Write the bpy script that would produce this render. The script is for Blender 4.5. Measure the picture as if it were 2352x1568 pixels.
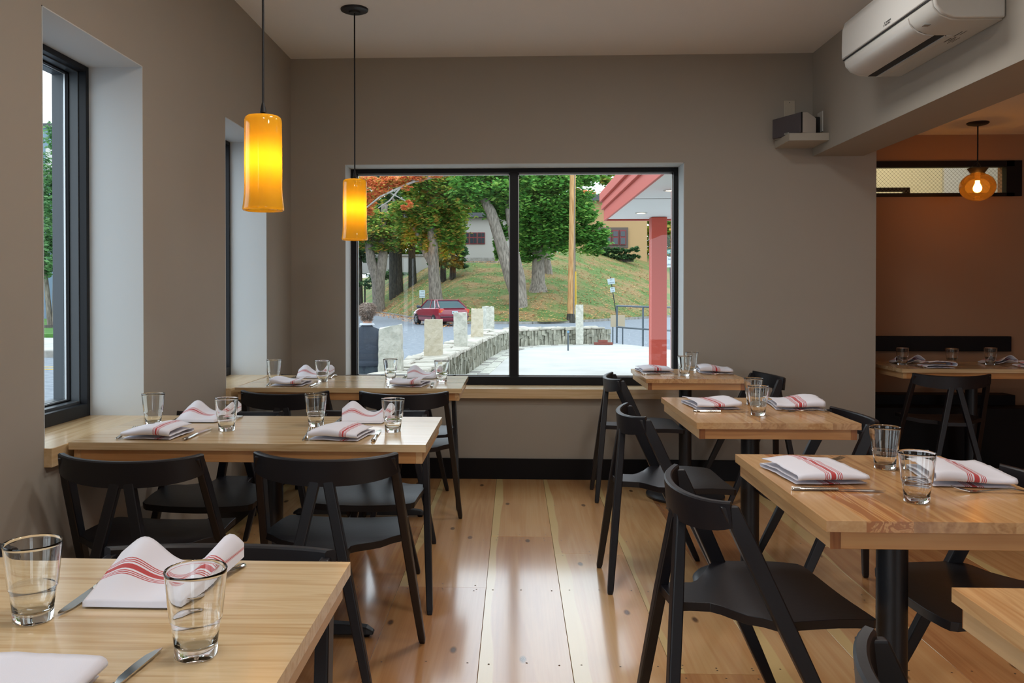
import bpy, bmesh, math, random
from mathutils import Vector, Matrix, noise

PI = math.pi
scene = bpy.context.scene
for o in list(bpy.data.objects):
    bpy.data.objects.remove(o, do_unlink=True)
COL = scene.collection

# ------------------------------------------------------------------ camera
CAM_Z = 1.242
cam_d = bpy.data.cameras.new('camera')
cam = bpy.data.objects.new('camera', cam_d)
COL.objects.link(cam)
cam.location = (0, 0, CAM_Z)
cam.rotation_euler = (PI / 2 - 0.0108, 0, 0.0414)
cam_d.sensor_width = 36.0
cam_d.lens = 1925.78 / 2352 * 36.0
cam_d.shift_x = (1176 - 1102.54) / 2352
cam_d.shift_y = -(784 - 693.33) / 2352
cam_d.clip_start = 0.05
cam_d.clip_end = 400
scene.camera = cam

# ------------------------------------------------------------------ sky and exposure
world = bpy.data.worlds.new('world')
scene.world = world
world.use_nodes = True
wn = world.node_tree
wn.nodes.clear()
w_out = wn.nodes.new('ShaderNodeOutputWorld')
w_bg = wn.nodes.new('ShaderNodeBackground')
w_bg.inputs['Color'].default_value = (0.80, 0.91, 1.0, 1)      # even bright overcast
w_bg.inputs['Strength'].default_value = 3.0
wn.links.new(w_bg.outputs[0], w_out.inputs[0])
scene.view_settings.view_transform = 'Standard'
scene.view_settings.look = 'None'
scene.view_settings.exposure = 0.0
scene.view_settings.gamma = 1.0
scene.view_settings.use_curve_mapping = False
scene.cycles.max_bounces = 10
scene.cycles.transparent_max_bounces = 16
scene.cycles.sample_clamp_indirect = 6.0
scene.cycles.blur_glossy = 0.5


def area_light(name, loc, size_x, size_y, rot, energy, color, portal=False):
    ld = bpy.data.lights.new(name, 'AREA')
    ld.shape = 'RECTANGLE'
    ld.size = size_x
    ld.size_y = size_y
    ld.energy = energy
    ld.color = color
    if portal:
        ld.cycles.is_portal = True
    lo = bpy.data.objects.new(name, ld)
    COL.objects.link(lo)
    lo.location = loc
    lo.rotation_euler = rot
    return lo


FILL_W = 11.0
# daylight portals in the window openings (they only guide the sky's own light)
area_light('window_portal', (0, 5.9, 1.36), 2.2, 1.5, (-PI / 2, 0, 0), 1, (1, 1, 1), True)
for k in range(3):
    area_light('window_portal', (-1.90, 2.98 + 1.69 * (1 - k), 1.45), 1.4, 0.72, (0, -PI / 2, 0), 1, (1, 1, 1), True)
area_light('window_portal', (-1.90, -1.65, 1.45), 2.3, 4.3, (0, -PI / 2, 0), 1, (1, 1, 1), True)
area_light('window_portal', (3.45, -4.35, 1.35), 1.9, 2.1, (PI / 2, 0, 0), 1, (1, 1, 1), True)  # last two serve the added openings behind the viewer
# added fill lights under the ceiling, out of view, to brighten the room
for (lx, ly) in ((-0.2, 1.0), (1.1, 1.3), (0.1, 2.7), (1.0, 3.6)):
    area_light('ceiling_lamp_light', (lx, ly, 2.775), 0.34, 0.34, (0, 0, 0), FILL_W, (1.0, 0.96, 0.91))

# ------------------------------------------------------------------ helpers
def tag(o, label=None, cat=None, group=None, kind=None):
    if label: o['label'] = label
    if cat: o['category'] = cat
    if group: o['group'] = group
    if kind: o['kind'] = kind
    return o


def empty(name, loc=(0, 0, 0), rz=0.0, parent=None):
    o = bpy.data.objects.new(name, None)
    o.empty_display_size = 0.05
    COL.objects.link(o)
    o.location = loc
    o.rotation_euler = (0, 0, rz)
    if parent: o.parent = parent
    return o


def copy_tree(o, parent=None, name=None):
    c = o.copy()
    if name: c.name = name
    COL.objects.link(c)
    c.parent = parent
    for ch in [x for x in CHILD.get(o.name, [])]:
        copy_tree(ch, c)
        CHILD.setdefault(c.name, []).append(ch)
    return c


CHILD = {}


class MB:
    """collects geometry for ONE mesh object"""
    def __init__(s):
        s.v = []; s.f = []; s.uv = None

    def add(s, vs, fs):
        b = len(s.v)
        s.v += [tuple(v) for v in vs]
        s.f += [tuple(i + b for i in f) for f in fs]
        return s

    def box(s, x0, x1, y0, y1, z0, z1):
        return s.add([(x0, y0, z0), (x1, y0, z0), (x1, y1, z0), (x0, y1, z0), (x0, y0, z1), (x1, y0, z1), (x1, y1, z1), (x0, y1, z1)],
                     [(0, 3, 2, 1), (4, 5, 6, 7), (0, 1, 5, 4), (1, 2, 6, 5), (2, 3, 7, 6), (3, 0, 4, 7)])

    def bar(s, p0, p1, w0, d0, w1=None, d1=None, up=(0, 1, 0)):
        """tapered rectangular bar; w along side axis, d along the 'up' hint"""
        w1 = w0 if w1 is None else w1; d1 = d0 if d1 is None else d1
        p0 = Vector(p0); p1 = Vector(p1); t = (p1 - p0).normalized()
        a = t.cross(Vector(up)).normalized(); b = a.cross(t).normalized()
        vs = []
        for p, w, d in ((p0, w0, d0), (p1, w1, d1)):
            for sx, sy in ((-1, -1), (1, -1), (1, 1), (-1, 1)):
                vs.append(p + a * (sx * w / 2) + b * (sy * d / 2))
        return s.add(vs, [(0, 1, 2, 3), (7, 6, 5, 4), (0, 4, 5, 1), (1, 5, 6, 2), (2, 6, 7, 3), (3, 7, 4, 0)])

    def tube(s, pts, r, n=12, caps=True):
        rs = r if isinstance(r, (list, tuple)) else [r] * len(pts)
        pts = [Vector(p) for p in pts]
        rings = []
        prev = None
        for i, p in enumerate(pts):
            t = (pts[min(i + 1, len(pts) - 1)] - pts[max(i - 1, 0)]).normalized()
            if prev is None:
                a = t.orthogonal().normalized()
            else:
                a = (prev - t * prev.dot(t)).normalized()
            prev = a
            b = t.cross(a)
            rings.append([p + a * (rs[i] * math.cos(2 * PI * k / n)) + b * (rs[i] * math.sin(2 * PI * k / n)) for k in range(n)])
        return s.loft(rings, caps)

    def loft(s, rings, caps=True, closed=True):
        n = len(rings[0]); vs = [v for r in rings for v in r]; fs = []
        for i in range(len(rings) - 1):
            for k in range(n if closed else n - 1):
                k2 = (k + 1) % n
                fs.append((i * n + k, i * n + k2, (i + 1) * n + k2, (i + 1) * n + k))
        if caps and closed:
            fs.append(tuple(range(n))[::-1]); fs.append(tuple((len(rings) - 1) * n + k for k in range(n)))
        return s.add(vs, fs)

    def lathe(s, prof, c=(0, 0, 0), n=24, caps=False):
        rings = [[(c[0] + r * math.cos(2 * PI * k / n), c[1] + r * math.sin(2 * PI * k / n), c[2] + z) for k in range(n)] for r, z in prof]
        return s.loft(rings, caps)

    def prism(s, poly, lo, hi, axis='z'):
        n = len(poly)
        f = {'z': lambda p, h: (p[0], p[1], h), 'y': lambda p, h: (p[0], h, p[1]), 'x': lambda p, h: (h, p[0], p[1])}[axis]
        return s.add([f(p, lo) for p in poly] + [f(p, hi) for p in poly],
                     [tuple(range(n))[::-1], tuple(range(n, 2 * n))] + [(k, (k + 1) % n, n + (k + 1) % n, n + k) for k in range(n)])

    def build(s, name, mat, parent=None, smooth=False, bevel=0.0, seg=2, fix=True, loc=None, angle=40, solid=0.0, subsurf=0):
        me = bpy.data.meshes.new(name)
        me.from_pydata(s.v, [], s.f)
        if fix:
            bm = bmesh.new(); bm.from_mesh(me)
            bmesh.ops.recalc_face_normals(bm, faces=bm.faces)
            bm.to_mesh(me); bm.free()
        mats = mat if isinstance(mat, (list, tuple)) else [mat]
        for m in mats: me.materials.append(m)
        if smooth:
            me.polygons.foreach_set('use_smooth', [True] * len(me.polygons))
            try: me.set_sharp_from_angle(angle=math.radians(angle))
            except Exception: pass
        o = bpy.data.objects.new(name, me)
        COL.objects.link(o)
        if parent is not None:
            o.parent = parent
            CHILD.setdefault(parent.name, []).append(o)
        if loc: o.location = loc
        if subsurf:
            m = o.modifiers.new('s', 'SUBSURF'); m.levels = subsurf; m.render_levels = subsurf
        if solid:
            m = o.modifiers.new('t', 'SOLIDIFY'); m.thickness = solid; m.offset = 0
        if bevel:
            m = o.modifiers.new('b', 'BEVEL'); m.width = bevel; m.segments = seg; m.limit_method = 'ANGLE'; m.angle_limit = math.radians(35)
        return o


# ------------------------------------------------------------------ materials
def srgb(r, g, b):
    return tuple(((c / 255) / 12.92 if c / 255 <= 0.04045 else ((c / 255 + 0.055) / 1.055) ** 2.4) for c in (r, g, b)) + (1,)


def new_mat(name):
    m = bpy.data.materials.new(name); m.use_nodes = True
    nt = m.node_tree; p = nt.nodes['Principled BSDF']
    return m, nt, p


def N(nt, t, **kw):
    n = nt.nodes.new(t)
    for k, v in kw.items():
        if k.startswith('i_'):
            key = k[2:]
            n.inputs[int(key) if key.isdigit() else key].default_value = v
        else:
            setattr(n, k, v)
    return n


def simple(name, col, rough=0.5, metal=0.0, spec=0.5, noise_amt=0.0, nscale=30.0, bump=0.0, coat=0.0, sheen=0.0, emis=None, estr=0.0):
    m, nt, p = new_mat(name)
    p.inputs['Base Color'].default_value = col if len(col) == 4 else tuple(col) + (1,)
    p.inputs['Roughness'].default_value = rough
    p.inputs['Metallic'].default_value = metal
    p.inputs['Specular IOR Level'].default_value = spec
    p.inputs['Coat Weight'].default_value = coat
    p.inputs['Sheen Weight'].default_value = sheen
    if emis:
        p.inputs['Emission Color'].default_value = emis; p.inputs['Emission Strength'].default_value = estr
    if noise_amt or bump:
        tc = N(nt, 'ShaderNodeTexCoord'); nz = N(nt, 'ShaderNodeTexNoise', i_Scale=nscale, i_Detail=5.0)
        nt.links.new(tc.outputs['Object'], nz.inputs['Vector'])
        if noise_amt:
            hs = N(nt, 'ShaderNodeHueSaturation'); hs.inputs['Color'].default_value = p.inputs['Base Color'].default_value
            mr = N(nt, 'ShaderNodeMapRange', i_3=1 - noise_amt, i_4=1 + noise_amt)
            nt.links.new(nz.outputs[0], mr.inputs[0]); nt.links.new(mr.outputs[0], hs.inputs['Value']); nt.links.new(hs.outputs[0], p.inputs['Base Color'])
        if bump:
            b = N(nt, 'ShaderNodeBump', i_Strength=bump, i_Distance=0.01)
            nt.links.new(nz.outputs[0], b.inputs['Height']); nt.links.new(b.outputs[0], p.inputs['Normal'])
    return m


def wood(name, cols, axis='Y', rough=0.3, scale=1.0, sap=None, knots=False, coat=0.0, var=0.12, contrast=1.0):
    """procedural timber, grain along one object axis, every board a little different"""
    m, nt, p = new_mat(name)
    L = nt.links.new
    tc = N(nt, 'ShaderNodeTexCoord'); oi = N(nt, 'ShaderNodeObjectInfo')
    off = N(nt, 'ShaderNodeVectorMath', operation='MULTIPLY_ADD')
    comb = N(nt, 'ShaderNodeCombineXYZ')
    for i, k in enumerate((37.0, 91.0, 13.0)):
        mm = N(nt, 'ShaderNodeMath', operation='MULTIPLY', i_1=k); L(oi.outputs['Random'], mm.inputs[0]); L(mm.outputs[0], comb.inputs[i])
    off.inputs[1].default_value = (1, 1, 1)
    L(tc.outputs['Object'], off.inputs[0]); L(comb.outputs[0], off.inputs[2])
    mp = N(nt, 'ShaderNodeMapping')
    sc = {'X': (0.6, 9, 9), 'Y': (9, 0.6, 9), 'Z': (9, 9, 0.6)}[axis]
    mp.inputs['Scale'].default_value = tuple(c * scale for c in sc)
    L(off.outputs[0], mp.inputs['Vector'])
    n1 = N(nt, 'ShaderNodeTexNoise', i_Scale=1.3, i_Detail=3.0, i_Distortion=0.8)
    L(mp.outputs[0], n1.inputs['Vector'])
    wv = N(nt, 'ShaderNodeMath', operation='MULTIPLY', i_1=34.0); L(n1.outputs[0], wv.inputs[0])
    sn = N(nt, 'ShaderNodeMath', operation='SINE'); L(wv.outputs[0], sn.inputs[0])
    mp2 = N(nt, 'ShaderNodeMapping')
    sc2 = {'X': (2, 120, 120), 'Y': (120, 2, 120), 'Z': (120, 120, 2)}[axis]
    mp2.inputs['Scale'].default_value = sc2
    L(off.outputs[0], mp2.inputs['Vector'])
    n2 = N(nt, 'ShaderNodeTexNoise', i_Scale=1.0, i_Detail=4.0); L(mp2.outputs[0], n2.inputs['Vector'])
    n3 = N(nt, 'ShaderNodeTexNoise', i_Scale=0.35, i_Detail=2.0); L(mp.outputs[0], n3.inputs['Vector'])
    a1 = N(nt, 'ShaderNodeMath', operation='MULTIPLY_ADD', i_1=0.10 * contrast, i_2=0.0); L(sn.outputs[0], a1.inputs[0])
    a2 = N(nt, 'ShaderNodeMath', operation='MULTIPLY_ADD', i_1=0.35 * contrast); L(n2.outputs[0], a2.inputs[0]); L(a1.outputs[0], a2.inputs[2])
    a3 = N(nt, 'ShaderNodeMath', operation='MULTIPLY_ADD', i_1=0.7); L(n3.outputs[0], a3.inputs[0]); L(a2.outputs[0], a3.inputs[2])
    a4 = N(nt, 'ShaderNodeMath', operation='MULTIPLY_ADD', i_1=0.35); L(oi.outputs['Random'], a4.inputs[0]); L(a3.outputs[0], a4.inputs[2])
    mr = N(nt, 'ShaderNodeMapRange', i_1=0.30, i_2=1.0); L(a4.outputs[0], mr.inputs[0])
    cr = N(nt, 'ShaderNodeValToRGB')
    e = cr.color_ramp.elements
    e[0].color = cols[0]; e[1].color = cols[-1]
    for i, c in enumerate(cols[1:-1]):
        x = e.new((i + 1) / (len(cols) - 1)); x.color = c
    L(mr.outputs[0], cr.inputs[0])
    colout = cr.outputs[0]
    if sap:
        sx = N(nt, 'ShaderNodeSeparateXYZ'); L(tc.outputs['Generated'], sx.inputs[0])
        mp3 = N(nt, 'ShaderNodeMapping'); mp3.inputs['Scale'].default_value = (0.4, 0.9, 1)
        L(off.outputs[0], mp3.inputs['Vector'])
        n4 = N(nt, 'ShaderNodeTexNoise', i_Scale=1.6, i_Detail=1.0); L(mp3.outputs[0], n4.inputs['Vector'])
        wob = N(nt, 'ShaderNodeMath', operation='MULTIPLY_ADD', i_1=0.22, i_2=-0.11); L(n4.outputs[0], wob.inputs[0])
        ad = N(nt, 'ShaderNodeMath', operation='ADD'); L(sx.outputs[0], ad.inputs[0]); L(wob.outputs[0], ad.inputs[1])
        thr = N(nt, 'ShaderNodeMath', operation='MULTIPLY_ADD', i_1=0.30, i_2=-0.04); L(oi.outputs['Random'], thr.inputs[0])
        lt = N(nt, 'ShaderNodeMath', operation='SUBTRACT'); L(thr.outputs[0], lt.inputs[0]); L(ad.outputs[0], lt.inputs[1])
        sm = N(nt, 'ShaderNodeMapRange', i_1=-0.004, i_2=0.012, i_3=0.0, i_4=0.75); L(lt.outputs[0], sm.inputs[0])
        mx = N(nt, 'ShaderNodeMix', data_type='RGBA'); mx.inputs['B'].default_value = sap
        L(sm.outputs[0], mx.inputs['Factor']); L(colout, mx.inputs['A']); colout = mx.outputs['Result']
    if knots:
        mp4 = N(nt, 'ShaderNodeMapping'); mp4.inputs['Scale'].default_value = (2.6, 1.1, 1); L(off.outputs[0], mp4.inputs['Vector'])
        vo = N(nt, 'ShaderNodeTexVoronoi', i_Scale=1.3, voronoi_dimensions='2D'); L(mp4.outputs[0], vo.inputs['Vector'])
        km = N(nt, 'ShaderNodeMapRange', i_1=0.022, i_2=0.05, i_3=0.85, i_4=0.0); L(vo.outputs['Distance'], km.inputs[0])
        sel = N(nt, 'ShaderNodeSeparateColor'); L(vo.outputs['Color'], sel.inputs[0])
        gt = N(nt, 'ShaderNodeMath', operation='GREATER_THAN', i_1=0.45); L(sel.outputs[0], gt.inputs[0])
        km2 = N(nt, 'ShaderNodeMath', operation='MULTIPLY'); L(km.outputs[0], km2.inputs[0]); L(gt.outputs[0], km2.inputs[1])
        mk = N(nt, 'ShaderNodeMix', data_type='RGBA'); mk.inputs['B'].default_value = srgb(70, 40, 22)
        L(km2.outputs[0], mk.inputs['Factor']); L(colout, mk.inputs['A']); colout = mk.outputs['Result']
    L(colout, p.inputs['Base Color'])
    p.inputs['Roughness'].default_value = rough
    p.inputs['Coat Weight'].default_value = coat
    p.inputs['Coat Roughness'].default_value = 0.12
    rr = N(nt, 'ShaderNodeMapRange', i_3=rough * 0.85, i_4=rough * 1.25); L(n3.outputs[0], rr.inputs[0]); L(rr.outputs[0], p.inputs['Roughness'])
    b = N(nt, 'ShaderNodeBump', i_Strength=0.035, i_Distance=0.0015); L(n2.outputs[0], b.inputs['Height']); L(b.outputs[0], p.inputs['Normal'])
    return m


def leafmat(name, cols, trans=0.42):
    m, nt, p = new_mat(name)
    g = N(nt, 'ShaderNodeNewGeometry'); cr = N(nt, 'ShaderNodeValToRGB')
    e = cr.color_ramp.elements; e[0].color = cols[0]; e[1].color = cols[-1]
    for i, c in enumerate(cols[1:-1]):
        x = e.new((i + 1) / (len(cols) - 1)); x.color = c
    nt.links.new(g.outputs['Random Per Island'], cr.inputs[0]); nt.links.new(cr.outputs[0], p.inputs['Base Color'])
    p.inputs['Roughness'].default_value = 0.7
    p.inputs['Specular IOR Level'].default_value = 0.2
    if trans:
        t = N(nt, 'ShaderNodeBsdfTranslucent'); nt.links.new(cr.outputs[0], t.inputs[0])
        mx = N(nt, 'ShaderNodeMixShader', i_0=trans)
        nt.links.new(p.outputs[0], mx.inputs[1]); nt.links.new(t.outputs[0], mx.inputs[2])
        nt.links.new(mx.outputs[0], nt.nodes['Material Output'].inputs[0])
    return m


def twocol(name, c1, c2, scale=3.0, rough=0.9, bump=0.3, detail=8.0, lo=0.35, hi=0.65, stretch=(1, 1, 1), bdist=0.02):
    m, nt, p = new_mat(name)
    tc = N(nt, 'ShaderNodeTexCoord'); mp = N(nt, 'ShaderNodeMapping'); mp.inputs['Scale'].default_value = stretch
    nz = N(nt, 'ShaderNodeTexNoise', i_Scale=scale, i_Detail=detail)
    nt.links.new(tc.outputs['Object'], mp.inputs[0]); nt.links.new(mp.outputs[0], nz.inputs['Vector'])
    mr = N(nt, 'ShaderNodeMapRange', i_1=lo, i_2=hi); nt.links.new(nz.outputs[0], mr.inputs[0])
    mx = N(nt, 'ShaderNodeMix', data_type='RGBA'); mx.inputs['A'].default_value = c1; mx.inputs['B'].default_value = c2
    nt.links.new(mr.outputs[0], mx.inputs['Factor']); nt.links.new(mx.outputs['Result'], p.inputs['Base Color'])
    p.inputs['Roughness'].default_value = rough
    p.inputs['Specular IOR Level'].default_value = 0.25
    if bump:
        b = N(nt, 'ShaderNodeBump', i_Strength=bump, i_Distance=bdist); nt.links.new(nz.outputs[0], b.inputs['Height']); nt.links.new(b.outputs[0], p.inputs['Normal'])
    return m


def pane_mat(name, tint, refl=1.0):
    m, nt, p = new_mat(name)
    nt.nodes.remove(p)
    fr = N(nt, 'ShaderNodeFresnel', i_IOR=1.5); tr = N(nt, 'ShaderNodeBsdfTransparent'); tr.inputs[0].default_value = tint
    gl = N(nt, 'ShaderNodeBsdfGlossy'); gl.inputs['Roughness'].default_value = 0.0
    mu = N(nt, 'ShaderNodeMath', operation='MULTIPLY', i_1=refl)
    mx = N(nt, 'ShaderNodeMixShader')
    nt.links.new(fr.outputs[0], mu.inputs[0]); nt.links.new(mu.outputs[0], mx.inputs[0]); nt.links.new(tr.outputs[0], mx.inputs[1]); nt.links.new(gl.outputs[0], mx.inputs[2])
    nt.links.new(mx.outputs[0], nt.nodes['Material Output'].inputs[0])
    return m


M = {}
M['wall'] = simple('wall_paint', (0.375, 0.345, 0.298), 0.85, noise_amt=0.03, nscale=3, bump=0.04)
M['wall_reveal'] = simple('window_reveal_paint', (0.58, 0.61, 0.62), 0.8)  # wall paint made paler and bluer to carry the daylight on the reveals
M['ceiling'] = simple('ceiling_paint', (0.87, 0.86, 0.85), 0.9, noise_amt=0.02, nscale=2)
M['back_wall'] = simple('back_room_paint', (0.34, 0.20, 0.12), 0.9)
M['black_trim'] = simple('black_trim', (0.004, 0.0035, 0.005), 0.55, spec=0.25)
M['frame_black'] = simple('frame_black', (0.006, 0.0065, 0.009), 0.45, spec=0.3)
M['frame_slate'] = simple('frame_slate', (0.055, 0.065, 0.075), 0.4)
M['aluminium'] = simple('aluminium_strip', (0.55, 0.58, 0.6), 0.35, metal=0.6)
M['pane'] = pane_mat('window_glass', (0.97, 0.985, 0.98, 1), 1.0)
F = [srgb(166, 108, 66), srgb(196, 142, 92), srgb(212, 162, 108), srgb(224, 182, 128), srgb(196, 138, 94)]
M['floor'] = wood('fir_floor', F, 'Y', 0.22, 0.5, sap=srgb(232, 206, 142), knots=True, coat=0.85, contrast=0.55)
TL = [srgb(178, 142, 98), srgb(206, 176, 132), srgb(220, 194, 154), srgb(196, 162, 116)]
TR = [srgb(160, 112, 68), srgb(194, 148, 98), srgb(210, 168, 118), srgb(182, 132, 84)]
M['table_left'] = wood('ash_top_x', TL, 'X', 0.20, 1.1, coat=0.35, contrast=1.2)
M['table_right'] = wood('ash_top_y', TR, 'Y', 0.24, 1.1, coat=0.25)
M['table_heart'] = wood('ash_heart', [srgb(120, 70, 36), srgb(190, 130, 76), srgb(214, 160, 102), srgb(170, 108, 60)], 'Y', 0.24, 1.3, coat=0.25, contrast=2.6)
M['ledge_y'] = wood('ledge_y', TL, 'Y', 0.25, 0.9, coat=0.2)
M['ledge_x'] = wood('ledge_x', TL, 'X', 0.25, 0.9, coat=0.2)
M['apron_x'] = wood('apron_x', [srgb(160, 106, 62), srgb(196, 144, 92), srgb(208, 160, 106)], 'X', 0.35, 1.2)
M['apron_y'] = wood('apron_y', [srgb(166, 120, 76), srgb(204, 164, 116), srgb(216, 180, 134)], 'Y', 0.35, 1.2)
M['endgrain'] = wood('end_grain', [srgb(110, 64, 34), srgb(150, 96, 56), srgb(168, 112, 68)], 'Z', 0.4, 2.0)
M['chair'] = simple('black_stained_wood', (0.0062, 0.0056, 0.0088), 0.42, noise_amt=0.15, nscale=60, bump=0.03, spec=0.5)
M['iron'] = simple('black_iron', (0.010, 0.010, 0.013), 0.42, bump=0.05, nscale=150)
M['steel'] = simple('cutlery_steel', (0.62, 0.60, 0.56), 0.12, metal=1.0)
M['white_plastic'] = simple('white_plastic', (0.56, 0.56, 0.53), 0.35)
M['white_panel'] = simple('white_panel', (0.60, 0.60, 0.58), 0.22)
M['dark_slot'] = simple('dark_slot', (0.01, 0.01, 0.012), 0.6)
M['grey_print'] = simple('grey_print', (0.10, 0.10, 0.10), 0.6)
M['cord'] = simple('black_cord', (0.006, 0.005, 0.006), 0.5)
M['brass'] = simple('brass', (0.6, 0.42, 0.2), 0.3, metal=1.0)
M['grille'] = simple('speaker_cloth', (0.085, 0.075, 0.085), 0.85)
M['bulb'] = simple('bulb', (1, 0.9, 0.7), 0.5, emis=(1.0, 0.80, 0.50, 1), estr=16.0)
M['bulb_amber'] = simple('bulb_amber', (1, 0.9, 0.7), 0.5, emis=(1.0, 0.58, 0.25, 1), estr=42.0)

# clear tumbler glass
m, nt, p = new_mat('tumbler_glass')
p.inputs['Base Color'].default_value = (0.98, 0.99, 0.98, 1)
p.inputs['Roughness'].default_value = 0.0
p.inputs['Transmission Weight'].default_value = 1.0
p.inputs['IOR'].default_value = 1.48
M['tumbler'] = m

# yellow blown-glass shade: thin sheet, translucent with a polished skin
m, nt, p = new_mat('yellow_shade')
nt.nodes.remove(p)
tl = N(nt, 'ShaderNodeBsdfTranslucent'); tl.inputs[0].default_value = (0.93, 0.45, 0.012, 1)
df = N(nt, 'ShaderNodeBsdfDiffuse'); df.inputs[0].default_value = (0.75, 0.47, 0.04, 1)
gl = N(nt, 'ShaderNodeBsdfGlossy'); gl.inputs['Roughness'].default_value = 0.04
m1 = N(nt, 'ShaderNodeMixShader', i_0=0.45); m2 = N(nt, 'ShaderNodeMixShader')
fr = N(nt, 'ShaderNodeFresnel', i_IOR=1.5)
nt.links.new(tl.outputs[0], m1.inputs[1]); nt.links.new(df.outputs[0], m1.inputs[2])
nt.links.new(fr.outputs[0], m2.inputs[0]); nt.links.new(m1.outputs[0], m2.inputs[1]); nt.links.new(gl.outputs[0], m2.inputs[2])
nt.links.new(m2.outputs[0], nt.nodes['Material Output'].inputs[0])
M['shade'] = m

# amber globe
m, nt, p = new_mat('amber_globe')
nt.nodes.remove(p)
tr = N(nt, 'ShaderNodeBsdfTransparent'); tr.inputs[0].default_value = (0.88, 0.52, 0.16, 1)
tl = N(nt, 'ShaderNodeBsdfTranslucent'); tl.inputs[0].default_value = (0.6, 0.25, 0.03, 1)
gl = N(nt, 'ShaderNodeBsdfGlossy'); gl.inputs['Roughness'].default_value = 0.02
fr = N(nt, 'ShaderNodeFresnel', i_IOR=1.5)
m0 = N(nt, 'ShaderNodeMixShader', i_0=0.10); m2 = N(nt, 'ShaderNodeMixShader')
nt.links.new(tr.outputs[0], m0.inputs[1]); nt.links.new(tl.outputs[0], m0.inputs[2])
nt.links.new(fr.outputs[0], m2.inputs[0]); nt.links.new(m0.outputs[0], m2.inputs[1]); nt.links.new(gl.outputs[0], m2.inputs[2])
nt.links.new(m2.outputs[0], nt.nodes['Material Output'].inputs[0])
M['amber'] = m

# napkin cloth with woven red stripes across the UV's u axis
m, nt, p = new_mat('striped_napkin')
uvn = N(nt, 'ShaderNodeUVMap'); sx = N(nt, 'ShaderNodeSeparateXYZ')
nt.links.new(uvn.outputs[0], sx.inputs[0])
ds = N(nt, 'ShaderNodeMath', operation='SUBTRACT', i_1=0.5); nt.links.new(sx.outputs[0], ds.inputs[0])
ab = N(nt, 'ShaderNodeMath', operation='ABSOLUTE'); nt.links.new(ds.outputs[0], ab.inputs[0])
prev = None
for c, w in ((0.0, 0.032), (0.062, 0.006), (0.086, 0.006), (0.110, 0.006)):
    s1 = N(nt, 'ShaderNodeMath', operation='SUBTRACT', i_1=c); nt.links.new(ab.outputs[0], s1.inputs[0])
    s2 = N(nt, 'ShaderNodeMath', operation='ABSOLUTE'); nt.links.new(s1.outputs[0], s2.inputs[0])
    s3 = N(nt, 'ShaderNodeMath', operation='LESS_THAN', i_1=w); nt.links.new(s2.outputs[0], s3.inputs[0])
    if prev:
        mxx = N(nt, 'ShaderNodeMath', operation='MAXIMUM'); nt.links.new(prev, mxx.inputs[0]); nt.links.new(s3.outputs[0], mxx.inputs[1]); prev = mxx.outputs[0]
    else:
        prev = s3.outputs[0]
mx = N(nt, 'ShaderNodeMix', data_type='RGBA'); mx.inputs['A'].default_value = (0.76, 0.75, 0.82, 1); mx.inputs['B'].default_value = (0.50, 0.055, 0.06, 1)
nt.links.new(prev, mx.inputs['Factor']); nt.links.new(mx.outputs['Result'], p.inputs['Base Color'])
p.inputs['Roughness'].default_value = 0.9; p.inputs['Sheen Weight'].default_value = 0.2
tc = N(nt, 'ShaderNodeTexCoord'); nz = N(nt, 'ShaderNodeTexNoise', i_Scale=700.0); bb = N(nt, 'ShaderNodeBump', i_Strength=0.15, i_Distance=0.001)
nt.links.new(tc.outputs['Object'], nz.inputs['Vector']); nt.links.new(nz.outputs[0], bb.inputs['Height']); nt.links.new(bb.outputs[0], p.inputs['Normal'])
M['napkin'] = m

K_OUT = 0.66
def od(r, g, b, k=None):
    """outdoor pigments are kept at their real, fairly low reflectance"""
    c = srgb(r, g, b); k = K_OUT if k is None else k
    return (c[0] * k, c[1] * k, c[2] * k, 1)
def ol(r, g, b):
    return od(r, g, b, 1.05)
# outside
M['concrete'] = twocol('patio_concrete', od(204, 203, 196), od(218, 217, 212), 1.2, bump=0.05, stretch=(1, 1, 1))
M['asphalt'] = twocol('asphalt', od(134, 142, 152), od(158, 166, 174), 6.0, bump=0.2)
M['kerb'] = twocol('granite_kerb', od(150, 146, 138), od(186, 182, 174), 4.0)
M['lawn'] = twocol('leafy_lawn', od(104, 132, 66), od(158, 134, 88), 0.5, detail=15.0, lo=0.42, hi=0.60, bump=0.08, bdist=0.05)
M['lawn_green'] = twocol('green_lawn', od(80, 130, 60), od(104, 150, 76), 1.5)
M['granite'] = twocol('rough_granite', od(206, 206, 192), od(236, 234, 220), 14.0, bump=0.8, bdist=0.03)
M['granite_tan'] = twocol('tan_granite', od(218, 206, 178), od(240, 230, 206), 10.0, bump=0.9, bdist=0.03)
M['drystone'] = twocol('dry_stone', od(150, 150, 134), od(196, 194, 176), 9.0, bump=0.5)
M['cap'] = twocol('cap_stone', od(196, 192, 178), od(228, 220, 206), 7.0, bump=0.8)
M['mortar'] = simple('wall_core', od(112, 110, 98), 0.95)
M['bark_pale'] = twocol('pale_bark', od(170, 164, 156), od(200, 196, 188), 5.0)
M['bark'] = twocol('bark', od(120, 112, 102), od(176, 166, 152), 5.0, stretch=(3, 3, 0.6), bump=0.7, bdist=0.04)
M['bark_dark'] = twocol('dark_bark', od(56, 54, 48), od(96, 92, 82), 5.0, stretch=(3, 3, 0.6), bump=0.7, bdist=0.04)
M['pole'] = twocol('pole_wood', od(190, 140, 88), od(230, 184, 126), 3.0, stretch=(5, 5, 0.5), bump=0.3)
M['red'] = simple('coral_red_paint', od(226, 92, 74, 0.62), 0.5)
M['soffit'] = simple('soffit', od(226, 230, 232, 1.0), 0.7)
M['steel_paint'] = simple('rail_paint', od(86, 100, 110), 0.5)
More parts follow.
